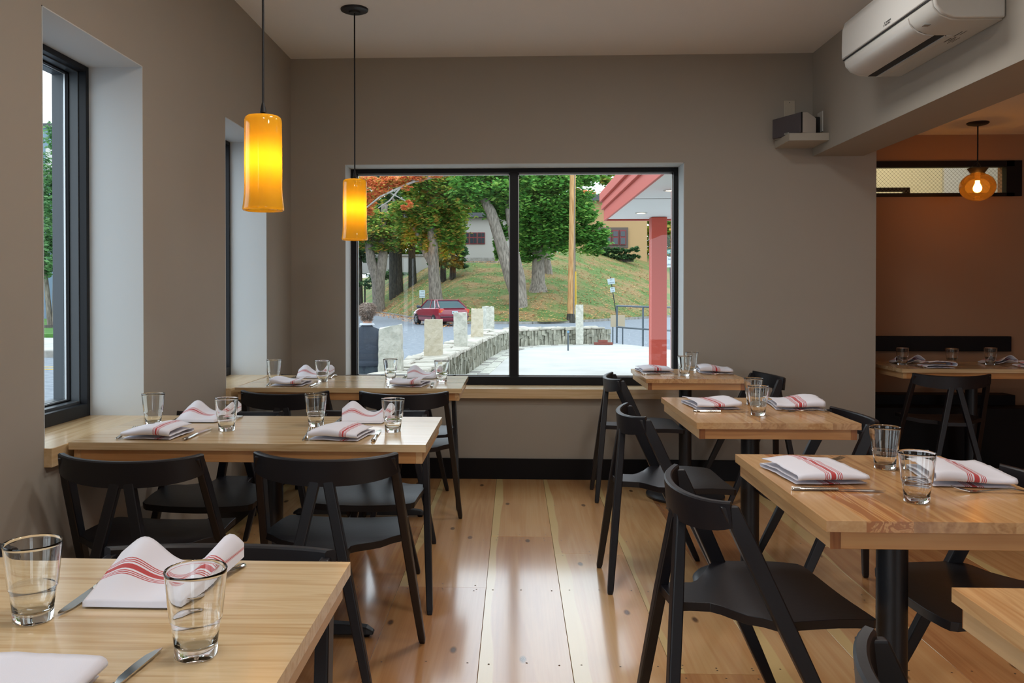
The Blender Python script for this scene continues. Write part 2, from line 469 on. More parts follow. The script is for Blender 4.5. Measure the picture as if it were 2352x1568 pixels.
M['green'] = leafmat('green_leaves', [ol(58, 106, 48), ol(84, 142, 62), ol(110, 168, 76), ol(150, 184, 90)])
M['green2'] = leafmat('yellow_green_leaves', [ol(90, 132, 52), ol(140, 172, 66), ol(186, 192, 76), ol(220, 196, 80)])
M['orange'] = leafmat('orange_leaves', [ol(236, 136, 92), ol(246, 160, 116), ol(226, 170, 96), ol(166, 172, 80)])
M['evergreen'] = leafmat('evergreen_needles', [ol(44, 76, 50), ol(66, 104, 66), ol(92, 126, 74)])
M['mixed'] = leafmat('turning_leaves', [ol(80, 130, 54), ol(112, 160, 66), ol(150, 172, 76), ol(210, 160, 84)])
M['birch'] = leafmat('pale_green_leaves', [ol(70, 118, 74), ol(104, 150, 96), ol(142, 178, 126)])
M['litter'] = leafmat('leaf_litter', [ol(168, 92, 60), ol(196, 124, 72), ol(186, 150, 92), ol(206, 170, 112)], 0)
M['house_white'] = simple('white_render', od(196, 192, 184), 0.8)
M['house_tan'] = simple('tan_render', od(206, 168, 118), 0.8)
M['house_glass'] = simple('dark_window_glass', od(60, 68, 74), 0.15)
M['maroon'] = simple('maroon_frame', od(140, 48, 50), 0.5)
M['roof_grey'] = simple('grey_roof', od(92, 94, 98), 0.8)
M['brick'] = simple('red_brick', od(150, 84, 72), 0.85, noise_amt=0.15, nscale=8)
M['white_paint'] = simple('white_paint', od(232, 232, 226), 0.6)
M['sign_white'] = simple('sign_white', od(214, 232, 236), 0.4)
M['sign_green'] = simple('sign_green', od(28, 150, 130), 0.4)
M['sign_ink'] = simple('sign_ink', od(60, 72, 84), 0.6)
M['yellow'] = simple('yellow_plastic', od(236, 190, 40), 0.5)
M['blue_post'] = simple('blue_post', od(120, 170, 206), 0.4)
M['card'] = simple('beige_board', od(206, 190, 162), 0.8)

# ================================================================== THE ROOM
XL, XR, YB, CEIL = -1.505, 1.952, 5.597, 2.814
YR = -4.2                         # rear wall, behind the viewer


def struct(o, label, cat):
    return tag(o, label, cat, kind='structure')


def wall_grid(mb, us, zs, holes, plane):
    """boxes of a wall between the cuts us (along) and zs (up), leaving the holes out"""
    for i in range(len(us) - 1):
        for j in range(len(zs) - 1):
            cu, cz = (us[i] + us[i + 1]) / 2, (zs[j] + zs[j + 1]) / 2
            if any(a < cu < b and c < cz < d for a, b, c, d in holes): continue
            if plane[0] == 'x': mb.box(plane[1], plane[2], us[i], us[i + 1], zs[j], zs[j + 1])
            else: mb.box(us[i], us[i + 1], plane[1], plane[2], zs[j], zs[j + 1])


def merged(mb, name, mat):
    o = mb.build(name, mat)
    bm = bmesh.new(); bm.from_mesh(o.data)
    bmesh.ops.remove_doubles(bm, verts=bm.verts, dist=1e-5)
    seen = {}
    for f in bm.faces:
        seen.setdefault(tuple(round(c, 4) for c in f.calc_center_median()), []).append(f)
    bmesh.ops.delete(bm, geom=[f for l in seen.values() if len(l) > 1 for f in l], context='FACES')
    bmesh.ops.recalc_face_normals(bm, faces=bm.faces)
    bm.to_mesh(o.data); bm.free()
    return o


wins = [2.617 + 1.69 * k for k in (-1, 0, 1)]
W_H, W_W = 2.158, 0.724
mb = MB()
us = sorted([YR, YB + 0.3, -3.8, 0.5] + wins + [w + W_W for w in wins])
wall_grid(mb, us, [-0.03, 0.3, 0.683, W_H, 2.6, CEIL + 0.1], [(w, w + W_W, 0.683, W_H) for w in wins] + [(-3.8, 0.5, 0.3, 2.6)], ('x', -1.86, XL))  # the big hole behind the viewer is added for more daylight
struct(merged(mb, 'wall_left', M['wall']), 'grey-brown painted wall with two deep tall window recesses', 'wall')
mb = MB()
wall_grid(mb, [XL, -1.139, 1.118, 2.2], [-0.03, 0.543, 2.103, CEIL + 0.1], [(-1.139, 1.118, 0.543, 2.103)], ('y', YB, YB + 0.3))
wall_grid(mb, [2.2, 2.364], [-0.03, 2.5], [], ('y', YB, 6.4))
struct(merged(mb, 'wall_back', M['wall']), 'grey-brown painted end wall around the wide picture window', 'wall')
# linings of the recesses, wall paint with cool daylight put into its colour
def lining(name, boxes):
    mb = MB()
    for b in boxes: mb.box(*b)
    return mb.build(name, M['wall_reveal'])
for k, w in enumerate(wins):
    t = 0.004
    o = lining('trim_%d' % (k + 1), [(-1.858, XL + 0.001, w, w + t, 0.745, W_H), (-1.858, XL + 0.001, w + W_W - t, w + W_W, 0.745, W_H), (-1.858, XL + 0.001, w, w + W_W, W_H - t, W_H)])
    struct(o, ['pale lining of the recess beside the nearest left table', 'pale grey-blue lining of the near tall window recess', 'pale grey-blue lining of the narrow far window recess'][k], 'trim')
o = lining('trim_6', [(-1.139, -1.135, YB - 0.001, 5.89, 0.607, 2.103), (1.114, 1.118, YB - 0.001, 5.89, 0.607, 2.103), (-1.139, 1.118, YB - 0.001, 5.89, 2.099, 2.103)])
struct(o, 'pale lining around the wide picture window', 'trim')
struct(MB().box(-1.92, XR, YR, YB + 0.3, CEIL, CEIL + 0.1).build('ceiling', M['ceiling']), 'plain off-white ceiling of the dining room', 'ceiling')
struct(MB().box(XR, 2.277, YR, YB, 2.138, CEIL + 0.1).build('ceiling_beam', M['wall']), 'deep painted beam dropping below the ceiling on the right', 'beam')
struct(MB().box(2.277, 4.8, YR, 6.6, 2.42, 2.5).build('ceiling_booth', M['ceiling']), 'lower ceiling of the dim booth room', 'ceiling')
mb = MB()
wall_grid(mb, [2.2, 2.40, 3.70, 4.8], [-0.03, 1.972, 2.214, 2.5], [(2.40, 3.70, 1.972, 2.214)], ('y', 6.4, 6.6))
struct(merged(mb, 'wall_booth', M['back_wall']), 'brown wall of the booth room with a slot window', 'wall')
struct(MB().box(4.6, 4.8, YR, 6.6, -0.03, 2.5).build('wall_right', M['back_wall']), 'brown side wall of the booth room', 'wall')
mb = MB()
wall_grid(mb, [-1.92, 2.5, 4.4, 4.8], [-0.03, 0.30, 2.40, CEIL + 0.1], [(2.5, 4.4, 0.30, 2.40)], ('y', YR - 0.2, YR))
struct(merged(mb, 'wall_rear', M['wall']), 'wall behind the viewer with a broad shop window', 'wall')
# baseboards
struct(MB().box(XL, 2.366, YB - 0.014, YB, 0, 0.137).build('baseboard_back', M['black_trim'], bevel=0.002), 'tall black baseboard under the picture window', 'baseboard')
struct(MB().box(XL, XL + 0.014, YR, YB - 0.014, 0, 0.137).build('baseboard_left', M['black_trim'], bevel=0.002), 'tall black baseboard along the window wall', 'baseboard')

# floor: wide old fir boards laid towards the window, each board its own plank
floor = MB().box(-1.92, 4.8, YR, 6.6, -0.06, -0.022).build('floor', simple('subfloor', (0.02, 0.012, 0.008), 0.9))
struct(floor, 'wide honey-coloured fir boards with pale sapwood streaks', 'floor')
random.seed(5)
edges = [-1.505, -1.17, -0.84, -0.49, -0.12, 0.19, 0.52, 0.83, 1.15, 1.46, 1.80, 2.12, 2.45, 2.80, 3.12, 3.45, 3.80, 4.15, 4.6]
joints = {3: [-2.1, 0.9, 3.52], 4: [-0.4, 2.2, 4.27], 5: [-1.6, 1.9, 4.0], 6: [-0.8, 2.75], 8: [-0.2, 1.62, 3.4]}
nails = MB()
def disc(mb, x, y, z, r, n=8):
    mb.add([(x + r * math.cos(2 * PI * k / n), y + r * math.sin(2 * PI * k / n), z) for k in range(n)], [tuple(range(n))])
for i in range(len(edges) - 1):
    x0, x1 = edges[i], edges[i + 1]
    ys = [YR] + sorted(joints.get(i, [random.uniform(-3, -1), random.uniform(0.3, 2.2), random.uniform(3.0, 4.6)])) + [YB + 0.0 if x1 < 2.4 else 6.4]
    for j in range(len(ys) - 1):
        dz = random.uniform(-0.0004, 0.0004)
        mbp = MB().box(x0 + 0.0006, x1 - 0.0006, ys[j] + 0.0008, ys[j + 1] - 0.0008, -0.022, dz)
        mbp.build('plank', M['floor'], floor, bevel=0.0008, seg=1)
    for y in [ys[0] + 0.7 * k for k in range(1, 15) if ys[0] + 0.7 * k < ys[-1]] + [v + s for v in ys[1:-1] for s in (-0.03, 0.03)]:
        for fx in (0.12, 0.5, 0.88):
            disc(nails, x0 + (x1 - x0) * fx + random.uniform(-0.01, 0.01), y + random.uniform(-0.01, 0.01), 0.0007, 0.0035)
tag(nails.build('nail_head', simple('nail', (0.10, 0.06, 0.03), 0.6), floor, fix=False), kind='stuff')

# window ledges in the left wall and the lower ledge under the picture window
for k, w in enumerate(wins):
    o = MB().box(-1.80, -1.478, w, w + W_W, 0.683, 0.745).build('window_ledge', M['ledge_y'], bevel=0.002)
    lab = ['pale wooden window ledge beside the nearest left table', 'pale wooden window ledge meeting the middle left table', 'pale wooden window ledge meeting the far corner table'][0:3]
    tag(o, lab[k], 'ledge', kind='structure', group='wooden window ledges')
tag(MB().box(-1.135, 1.114, 5.552, 5.80, 0.543, 0.607).build('window_ledge', M['ledge_x'], bevel=0.002), 'long low wooden ledge under the wide picture window', 'ledge', kind='structure')

# tall windows of the left wall
def tall_window(name, w, label):
    root = empty(name, (-1.78, w, 0.745))
    x = -1.78
    a, b = 0.004, W_W - 0.004
    def ring(mb, x0, x1, t, z0=0.0, z1=W_H - 0.749, tb=None):
        tb = tb or t
        mb.box(x0 - x, x1 - x, a, a + t, z0, z1); mb.box(x0 - x, x1 - x, b - t, b, z0, z1)
        mb.box(x0 - x, x1 - x, a + t, b - t, z1 - t, z1); mb.box(x0 - x, x1 - x, a + t, b - t, z0, z0 + tb)
    mb = MB(); ring(mb, -1.756, -1.724, 0.022, tb=0.05); mb.build('frame', M['frame_black'], root, bevel=0.002)
    mb = MB(); ring(mb, -1.793, -1.756, 0.026, tb=0.06); mb.build('inner_stop', M['frame_slate'], root, bevel=0.001)
    mb = MB(); ring(mb, -1.805, -1.793, 0.032, tb=0.066); mb.build('gasket', M['black_trim'], root)
    mb = MB(); ring(mb, -1.813, -1.805, 0.034, tb=0.068); mb.build('glazing_bead', M['aluminium'], root)
    mb = MB(); ring(mb, -1.858, -1.813, 0.036, tb=0.07); mb.build('outer_frame', M['frame_slate'], root, bevel=0.001)
    MB().add([(-0.031, a + .03, 0.05), (-0.031, b - .03, 0.05), (-0.031, b - .03, W_H - 0.78), (-0.031, a + .03, W_H - 0.78)], [(0, 1, 2, 3)]).build('pane', M['pane'], root, fix=False)
    return struct(root, label, 'window')
tall_window('window_1', wins[1], 'tall black-framed window nearest on the left wall')
tall_window('window_2', wins[2], 'tall narrow-looking window nearer the corner of the left wall')
tall_window('window_4', wins[0], 'tall window beside the nearest left table, outside the picture')
root = empty('window_5', (-1.8, -1.65, 0.3))  # added unseen opening, brings more daylight into the room
mb = MB()
for y in (-2.15, -1.1, -0.02, 1.05, 2.10): mb.box(-0.04, 0.03, y, y + 0.05, 0, 2.3)
mb.box(-0.04, 0.03, -2.15, 2.15, 0, 0.06); mb.box(-0.04, 0.03, -2.15, 2.15, 2.24, 2.3)
mb.build('frame', M['frame_black'], root)
struct(root, 'broad shop window in the left wall behind the viewer', 'window')

# picture window
root = empty('window_3', (0, 5.8, 0.607))
zb, zt = 0.0, 2.099 - 0.607
mb = MB()
mb.box(-1.135, -1.098, -0.02, 0.07, zb, zt); mb.box(1.084, 1.114, -0.02, 0.07, zb, zt)
mb.box(-1.098, 1.084, -0.02, 0.07, 2.068 - 0.607, zt); mb.box(-1.098, 1.084, -0.02, 0.07, zb, 0.664 - 0.607)
mb.build('frame', M['frame_black'], root, bevel=0.002)
MB().box(-0.034, 0.023, -0.02, 0.07, 0.664 - 0.607, 2.068 - 0.607).build('mullion', M['frame_black'], root, bevel=0.002)
for n, (x0, x1) in enumerate(((-1.098, -0.034), (0.023, 1.084))):
    mb = MB(); t = 0.006
    mb.box(x0, x0 + t, 0.02, 0.035, 0.057, 1.461); mb.box(x1 - t, x1, 0.02, 0.035, 0.057, 1.461)
    mb.box(x0, x1, 0.02, 0.035, 0.057, 0.057 + 0.009); mb.box(x0, x1, 0.02, 0.035, 1.461 - 0.010, 1.461)
    mb.build('glazing_bead', M['aluminium'], root)
    MB().add([(x0, 0.028, 0.06), (x1, 0.028, 0.06), (x1, 0.028, 1.458), (x0, 0.028, 1.458)], [(0, 1, 2, 3)]).build('pane', M['pane'], root, fix=False)
struct(root, 'wide black-framed picture window with a central mullion', 'window')
# added opening in the rear wall, unseen, lets in extra daylight
root = empty('window_7', (3.45, YR - 0.1, 0.30))
mb = MB()
for x in (-0.95, -0.02, 0.90): mb.box(x, x + 0.05, -0.04, 0.04, 0, 2.1)
mb.box(-0.95, 0.95, -0.04, 0.04, 0, 0.06); mb.box(-0.95, 0.95, -0.04, 0.04, 2.04, 2.1)
mb.build('frame', M['frame_black'], root)
struct(root, 'broad shop window in the wall behind the viewer', 'window')

# slot window of the booth room, wired glass, lit room beyond
root = empty('window_8', (3.05, 6.38, 1.972))
mb = MB()
mb.box(-0.66, 0.652, 0, 0.06, -0.012, 0.014); mb.box(-0.66, 0.652, 0, 0.06, 0.206, 0.252); mb.box(0.592, 0.705, 0, 0.06, -0.012, 0.252); mb.box(-0.66, -0.62, 0, 0.06, -0.012, 0.252)
mb.build('frame', M['black_trim'], root, bevel=0.002)
MB().add([(-0.65, 0.05, 0), (0.6, 0.05, 0), (0.6, 0.05, 0.21), (-0.65, 0.05, 0.21)], [(0, 1, 2, 3)]).build('pane', M['pane'], root, fix=False)
mb = MB(); h = 0.20
for k in range(-8, 44):
    x = -0.62 + k * 0.029
    for s in (1, -1):
        xa, xb = (x, x + h) if s > 0 else (x + h, x)
        mb.bar((xa, 0.054, 0.008), (xb, 0.054, 0.208), 0.0012, 0.0012)
tag(mb.build('wire_mesh', simple('wire', (0.12, 0.10, 0.07), 0.6), root), kind='stuff')
MB().box(-0.4, -0.035, 0.16, 0.2, 0.045, 0.075).box(-0.075, -0.035, 0.16, 0.2, -0.01, 0.045).build('inner_frame', M['black_trim'], root)
struct(root, 'black-framed slot window of wired glass high on the booth wall', 'window')
mb = MB()
mb.box(2.2, 4.8, 8.2, 8.3, 1.0, 3.2); mb.box(2.2, 4.8, 6.6, 8.3, 3.1, 3.2); mb.box(2.1, 2.2, 6.6, 8.3, 1.0, 3.2); mb.box(4.8, 4.9, 6.6, 8.3, 1.0, 3.2)
mb.box(2.2, 4.8, 6.6, 8.3, 0.95, 1.0)
struct(mb.build('wall_corridor', simple('corridor_paint', (0.62, 0.55, 0.36), 0.9)), 'pale yellow wall seen through the slot window', 'wall')
struct(MB().box(4.08, 4.62, 8.16, 8.199, 2.16, 2.6).build('trim_7', M['white_paint'], bevel=0.003), 'white panel on the wall seen through the slot window', 'panel')  # brightness of the lit room beyond, put in as a white panel
area_light('corridor_lamp', (3.3, 7.4, 3.05), 1.2, 0.6, (0, 0, 0), 16, (1.0, 0.86, 0.62))

for k, (lx, ly) in enumerate(((-0.2, 1.0), (1.1, 1.3), (0.1, 2.7), (1.0, 3.6))):
    o = MB().box(-0.19, 0.19, -0.19, 0.19, 2.779, CEIL).build('ceiling_lamp', M['white_paint'] if 'white_paint' in M else M['ceiling'], bevel=0.004)
    o.location = (lx, ly, 0)  # housing for an added light, out of view
    tag(o, 'flat square ceiling lamp outside the picture, ' + ('over the nearest left table', 'over the nearest small table', 'over the middle of the aisle', 'over the middle small table')[k], 'lamp', 'flat ceiling lamps outside the picture')

# ================================================================== CHAIRS
def make_chair():
    root = empty('dining_chair')
    tag(root, 'x', 'chair')
    R = 0.215
    # curved backrest band: ends forward, middle set back, deeper in the middle
    rings = []
    n = 20
    for i in range(n + 1):
        u = -1 + 2 * i / n
        x = R * 1.03 * math.sin(u * 1.12) / math.sin(1.12)
        y = -0.15 - 0.070 * (math.cos(u * 1.12) - math.cos(1.12)) / (1 - math.cos(1.12))
        top = 0.741 - 0.012 * (1 - u * u)
        hgt = 0.062 + 0.020 * (1 - u * u) ** 0.8
        tx, ty = math.cos(u * 1.0), math.sin(u * 1.0)       # outward normal is (ty, -tx)
        nx, ny = ty, -tx
        th = 0.011
        rings.append([(x + nx * th, y + ny * th, top - 0.004), (x + nx * (th - 0.004), y + ny * (th - 0.004), top), (x - nx * (th - 0.004), y - ny * (th - 0.004), top), (x - nx * th, y - ny * th, top - 0.004),
                      (x - nx * th + 0, y - ny * th + 0.006, top - hgt), (x + nx * th, y + ny * th + 0.006, top - hgt)])
    MB().loft(rings).build('backrest', M['chair'], root, smooth=True, angle=30)
    # seat: broad front, notched sides, narrow neck to the rear legs, gently dished
    half = [(0.0, 0.232), (0.08, 0.233), (0.16, 0.229), (0.200, 0.224), (0.214, 0.212), (0.222, 0.12), (0.230, 0.02), (0.236, -0.012), (0.232, -0.036), (0.165, -0.085), (0.098, -0.128), (0.078, -0.150), (0.074, -0.20), (0.078, -0.243), (0.0, -0.243)]
    def dish(x, y):
        return 0.441 + 0.010 * min(1, (x / 0.22) ** 2) * (1 if y > -0.08 else 0.3) - 0.010 * max(0, (y - 0.10) / 0.13) ** 2 + 0.006 * max(0, -(y + 0.1) / 0.14)
    ys = sorted({p[1] for p in half})
    def width(y):
        best = 0
        hh = half
        for a, b in zip(hh[:-1], hh[1:]):
            lo, hi = sorted((a[1], b[1]))
            if lo - 1e-9 <= y <= hi + 1e-9:
                t = 0 if hi == lo else (y - a[1]) / (b[1] - a[1]) if b[1] != a[1] else 0
                best = max(best, a[0] + (b[0] - a[0]) * t, a[0] if abs(y - a[1]) < 1e-9 else 0, b[0] if abs(y - b[1]) < 1e-9 else 0)
        return best
    yy = sorted(set([-0.243, -0.22, -0.20, -0.17, -0.15, -0.128, -0.107, -0.085, -0.06, -0.036, -0.012, 0.02, 0.07, 0.12, 0.17, 0.2, 0.212, 0.224, 0.229, 0.232]))
    mb = MB(); nu = 10
    top = []; bot = []
    for y in yy:
        w = width(y)
        row = [(-w + 2 * w * k / nu, y) for k in range(nu + 1)]
        top.append([(x, y, dish(x, y)) for x, y in row])
        bot.append([(x * 0.985, y, dish(x, y) - 0.024) for x, y in row])
    rings = [t + b[::-1] for t, b in zip(top, bot)]
    mb.loft(rings)
    mb.build('seat', M['chair'], root, smooth=True, angle=30, bevel=0.003, seg=2)
    for s in (-1, 1):   # front legs: run from the ends of the backrest forward to the floor
        a = Vector((s * 0.2125, -0.152, 0.728)); b = Vector((s * 0.268, 0.185, 0.0))
        c = a.lerp(b, 0.93)
        mb = MB()
        d = (b - a).normalized()
        side = Vector((1, 0, 0)); fwd = d.cross(side).normalized()
        rings = []
        for p, w, dd in ((a, 0.020, 0.044), (a.lerp(b, 0.12), 0.026, 0.046), (a.lerp(b, 0.42), 0.027, 0.042), (a.lerp(b, 0.75), 0.027, 0.034), (a.lerp(b, 0.975), 0.024, 0.026), (b, 0.019, 0.020)):
            if p is a:
                rings.append([Vector((p.x + sx * w / 2, p.y + sy * dd / 2 * 1.05, p.z)) for sx, sy in ((-1, -1), (1, -1), (1, 1), (-1, 1))])
            else:
                q = [p + side * (sx * w / 2) + Vector((0, sy * dd / 2, 0)) * 1.08 for sx, sy in ((-1, -1), (1, -1), (1, 1), (-1, 1))]
                rings.append(q)
        mb.loft(rings)
        mb.build('leg', M['chair'], root, bevel=0.004, seg=2)
    for s in (-1, 1):   # rear legs: meet under the middle of the backrest, splay down and back
        a = Vector((s * 0.020, -0.212, 0.665)); b = Vector((s * 0.168, -0.285, 0.0))
        rings = []
        for t, w, dd in ((0, 0.034, 0.026), (0.35, 0.034, 0.031), (0.7, 0.030, 0.030), (0.975, 0.025, 0.025), (1, 0.020, 0.020)):
            p = a.lerp(b, t)
            rings.append([Vector((p.x + sx * w / 2, p.y + sy * dd / 2, p.z)) for sx, sy in ((-1, -1), (1, -1), (1, 1), (-1, 1))])
        MB().loft(rings).build('leg', M['chair'], root, bevel=0.004, seg=2)
    return root


chair_proto = make_chair()
n_chair = [0]
def place_chair(x, y, deg, label, group):
    """deg = heading of the sitter: 0 looks along +Y, -90 along +X"""
    o = chair_proto if n_chair[0] == 0 else copy_tree(chair_proto)
    n_chair[0] += 1
    o.location = (x, y, 0); o.rotation_euler = (0, 0, math.radians(deg))
    tag(o, label, 'chair', group)


gL, gR = 'black chairs at the long left tables', 'black chairs at the small right tables'
place_chair(-0.595, 2.77, 0, 'black wooden chair, back to the viewer, nearer the aisle at the middle left table', gL)
place_chair(-1.200, 2.72, 1, 'black wooden chair, back to the viewer, nearest the left wall at the middle left table', gL)
place_chair(-0.595, 3.40, 180, 'black chair facing the viewer across the middle left table, aisle side', gL)
place_chair(-1.206, 3.35, 180, 'black chair facing the viewer across the middle left table, wall side', gL)
place_chair(-0.566, 4.415, 0, 'black chair pulled up to the far corner table on its near side, aisle end', gL)
place_chair(-1.180, 4.415, 0, 'black chair pulled up to the far corner table on its near side, wall end', gL)
place_chair(-0.590, 4.955, 180, 'black chair behind the far corner table, aisle end, mostly hidden', gL)
place_chair(-1.210, 4.955, 180, 'black chair behind the far corner table, wall end, almost wholly hidden', gL)
place_chair(-0.580, 1.465, 180, 'black chair facing the viewer behind the nearest left table, only its back rail showing', gL)
place_chair(-1.225, 1.465, 180, 'black chair at the picture\'s left edge behind the nearest left table', gL)
place_chair(0.770, 5.14, -90, 'black chair left of the farthest small table, below the picture window', gR)
place_chair(0.672, 3.64, -88, 'black chair left of the middle small table, side view', gR)
place_chair(0.645, 2.268, -84, 'large black chair in the right foreground, left of the nearest small table', gR)
place_chair(0.690, 1.06, -88, 'black chair back cut off at the bottom edge, left of the cropped corner table', gR)
place_chair(1.410, 5.24, 96, 'black chair right of the farthest small table, against the end wall', gR)
place_chair(1.247, 3.55, 90, 'black chair right of the middle small table, facing left', gR)
place_chair(1.280, 2.29, 92, 'black chair right of the nearest small table, seat seen behind the pedestal', gR)
place_chair(2.735, 5.49, -6, 'dark chair with its back to the viewer at the booth table', 'chairs in the booth room')

# ================================================================== TABLES
def make_table(name, x0, x1, y0, y1, label, group, long_x, base, n_boards=6, seed=0):
    random.seed(seed)
    cx, cy = (x0 + x1) / 2, (y0 + y1) / 2
    root = empty(name, (cx, cy, 0))
    tag(root, label, 'table', group)
    ax, ay = (x1 - x0) / 2, (y1 - y0) / 2
    top, th = 0.75, 0.024
    mt = M['table_left'] if long_x else M['table_right']
    if long_x:
        ed = [-ay + 2 * ay * k / n_boards for k in range(n_boards + 1)]
    else:
        w = [random.uniform(0.6, 1.5) for _ in range(n_boards)]; s = sum(w); ed = [-ax]
        for q in w: ed.append(ed[-1] + 2 * ax * q / s)
    if n_boards == 3: ed = [-ax, -ax + 0.085, -ax + 0.185, -ax + 0.40, ax]
    for bi, (a, b) in enumerate(zip(ed[:-1], ed[1:])):
        if long_x: mb = MB().box(-ax, ax, a, b, top - th, top)
        else: mb = MB().box(a, b, -ay, ay, top - th, top)
        mb.build('board', M['table_heart'] if n_boards == 3 and bi == 1 else mt, root)
    i = 0.012; h = 0.040; t = 0.022
    zt, zb = top - th, top - th - h
    MB().box(-ax + i + t, ax - i - t, -ay + i, -ay + i + t, zb, zt).build('apron', M['apron_x'], root, bevel=0.001, seg=1)
    MB().box(-ax + i + t, ax - i - t, ay - i - t, ay - i, zb, zt).build('apron', M['apron_x'], root, bevel=0.001, seg=1)
    for s in (-1, 1):
        xa, xb = sorted((s * (ax - i), s * (ax - i - t)))
        MB().box(xa, xb, -ay + i, ay - i, zb, zt).build('apron', M['apron_y'], root, bevel=0.001, seg=1)
        if not long_x:
            for q in (-1, 1):
                ya, yb = sorted((q * (ay - i), q * (ay - i) + q * 0.0012))
                MB().box(xa, xb, ya, yb, zb, zt).build('joint_end', M['endgrain'], root)
    r = 0.038
    MB().lathe([(r, 0.03), (r, zb - 0.012)], n=32, caps=True).build('pole', M['iron'], root, smooth=True)
    MB().box(-0.16, 0.16, -0.16, 0.16, zb - 0.014, zb - 0.002).build('mounting_plate', M['iron'], root, bevel=0.002)
    if base == 'disc':
        MB().lathe([(0.0, 0.0), (0.222, 0.0), (0.233, 0.006), (0.235, 0.016), (0.226, 0.026), (0.205, 0.033), (0.10, 0.040), (0.05, 0.046), (0.044, 0.06), (0.0, 0.06)], n=56).build('base_disc', M['iron'], root, smooth=True, angle=50)
    else:
        for k in range(4):
            d = Vector((math.cos(k * PI / 2), math.sin(k * PI / 2), 0)); L = 0.37 if k % 2 == 0 else 0.28
            e = Vector((-d.y, d.x, 0)); rings = []
            for t_, w, z0, z1 in ((0.0, 0.032, 0.012, 0.06), (0.35, 0.030, 0.012, 0.052), (0.75, 0.027, 0.012, 0.046), (0.93, 0.026, 0.012, 0.036), (1.0, 0.018, 0.010, 0.020)):
                p = d * (L * t_)
                rings.append([p + e * -w + Vector((0, 0, z0)), p + e * w + Vector((0, 0, z0)), p + e * (w * 0.72) + Vector((0, 0, z1)), p + e * (-w * 0.72) + Vector((0, 0, z1))])
            MB().loft(rings).build('foot', M['iron'], root, bevel=0.004)
            q = d * (L - 0.03)
            MB().lathe([(0.0, 0.0), (0.014, 0.0), (0.016, 0.006), (0.010, 0.013), (0.0, 0.013)], (q.x, q.y, 0), 12).build('glide', M['black_trim'], root, smooth=True)
    return root


gLt, gRt = 'long pale four-seat tables by the windows', 'small two-seat tables in a row on the right'
make_table('dining_table', -1.470, -0.300, 0.908, 1.518, 'nearest long pale wooden table, cut off at the lower left corner', gLt, True, 'cross', 6, 1)
make_table('dining_table', -1.470, -0.288, 2.70, 3.312, 'middle long pale wooden table on the left with four place settings', gLt, True, 'cross', 6, 2)
make_table('dining_table', -1.455, -0.275, 4.30, 4.96, 'farthest long pale wooden table, in the corner below the second pendant', gLt, True, 'cross', 6, 3)
make_table('dining_table', 0.752, 1.325, 4.83, 5.47, 'farthest small square table, by the right end of the picture window', gRt, False, 'disc', 7, 4)
make_table('dining_table', 0.690, 1.305, 3.208, 3.98, 'middle small table on the right with alternating dark and light staves', gRt, False, 'disc', 8, 5)
make_table('dining_table', 0.673, 1.283, 1.835, 2.585, 'nearest whole small table on the right, with a darker streak of grain along its top', gRt, False, 'disc', 3, 6)
make_table('dining_table', 0.730, 1.340, 0.72, 1.428, 'bare table corner cropped by the lower right edge of the picture', gRt, False, 'disc', 4, 7)
make_table('dining_table', 2.506, 3.70, 5.53, 6.13, 'long wooden table in the dim booth room, in front of the black bench', 'booth tables', True, 'cross', 5, 8)

# ================================================================== BOOTH BENCH
root = empty('bench', (3.3, 6.3, 0))
tag(root, 'black built-in bench with a raised back rail along the brown booth wall', 'bench')
MB().box(-0.93, 0.336, -0.06, 0.095, 0, 0.50).build('back_box', M['black_trim'], root, bevel=0.004)
MB().box(-0.93, 1.25, -0.24, -0.062, 0, 0.428).build('seat_box', M['black_trim'], root, bevel=0.004)
MB().box(-0.93, 0.372, 0.055, 0.095, 0.809, 0.921).build('back_rail', M['black_trim'], root, bevel=0.003)

# ================================================================== GLASSES
def tumbler_mesh():
    ro, rb, h = 0.0415, 0.0285, 0.118
    prof = [(0.0, 0.0), (rb - 0.003, 0.0), (rb, 0.002), (rb + 0.0002, 0.018)]
    zr = 0.050                                     # stacking ring
    prof += [(0.0325, zr - 0.002), (0.0345, zr + 0.0005), (0.0350, zr + 0.004), (ro - 0.0004, h - 0.003), (ro, h - 0.0012), (ro - 0.0008, h), (ro - 0.0022, h - 0.0006)]
    prof += [(ro - 0.0030, h - 0.006), (0.0322, zr + 0.004), (0.0308, zr - 0.004), (0.0255, 0.020), (0.0235, 0.0155), (0.015, 0.0135), (0.0, 0.013)]
    mb = MB().lathe(prof, n=48)
    return mb
glass_proto = tumbler_mesh().build('water_glass', M['tumbler'], smooth=True, angle=60)
ng = [0]
def glass(x, y, label, group):
    o = glass_proto if ng[0] == 0 else glass_proto.copy()
    if ng[0]: COL.objects.link(o)
    ng[0] += 1
    o.location = (x, y, 0.7505)
    tag(o, label, 'glass', group)


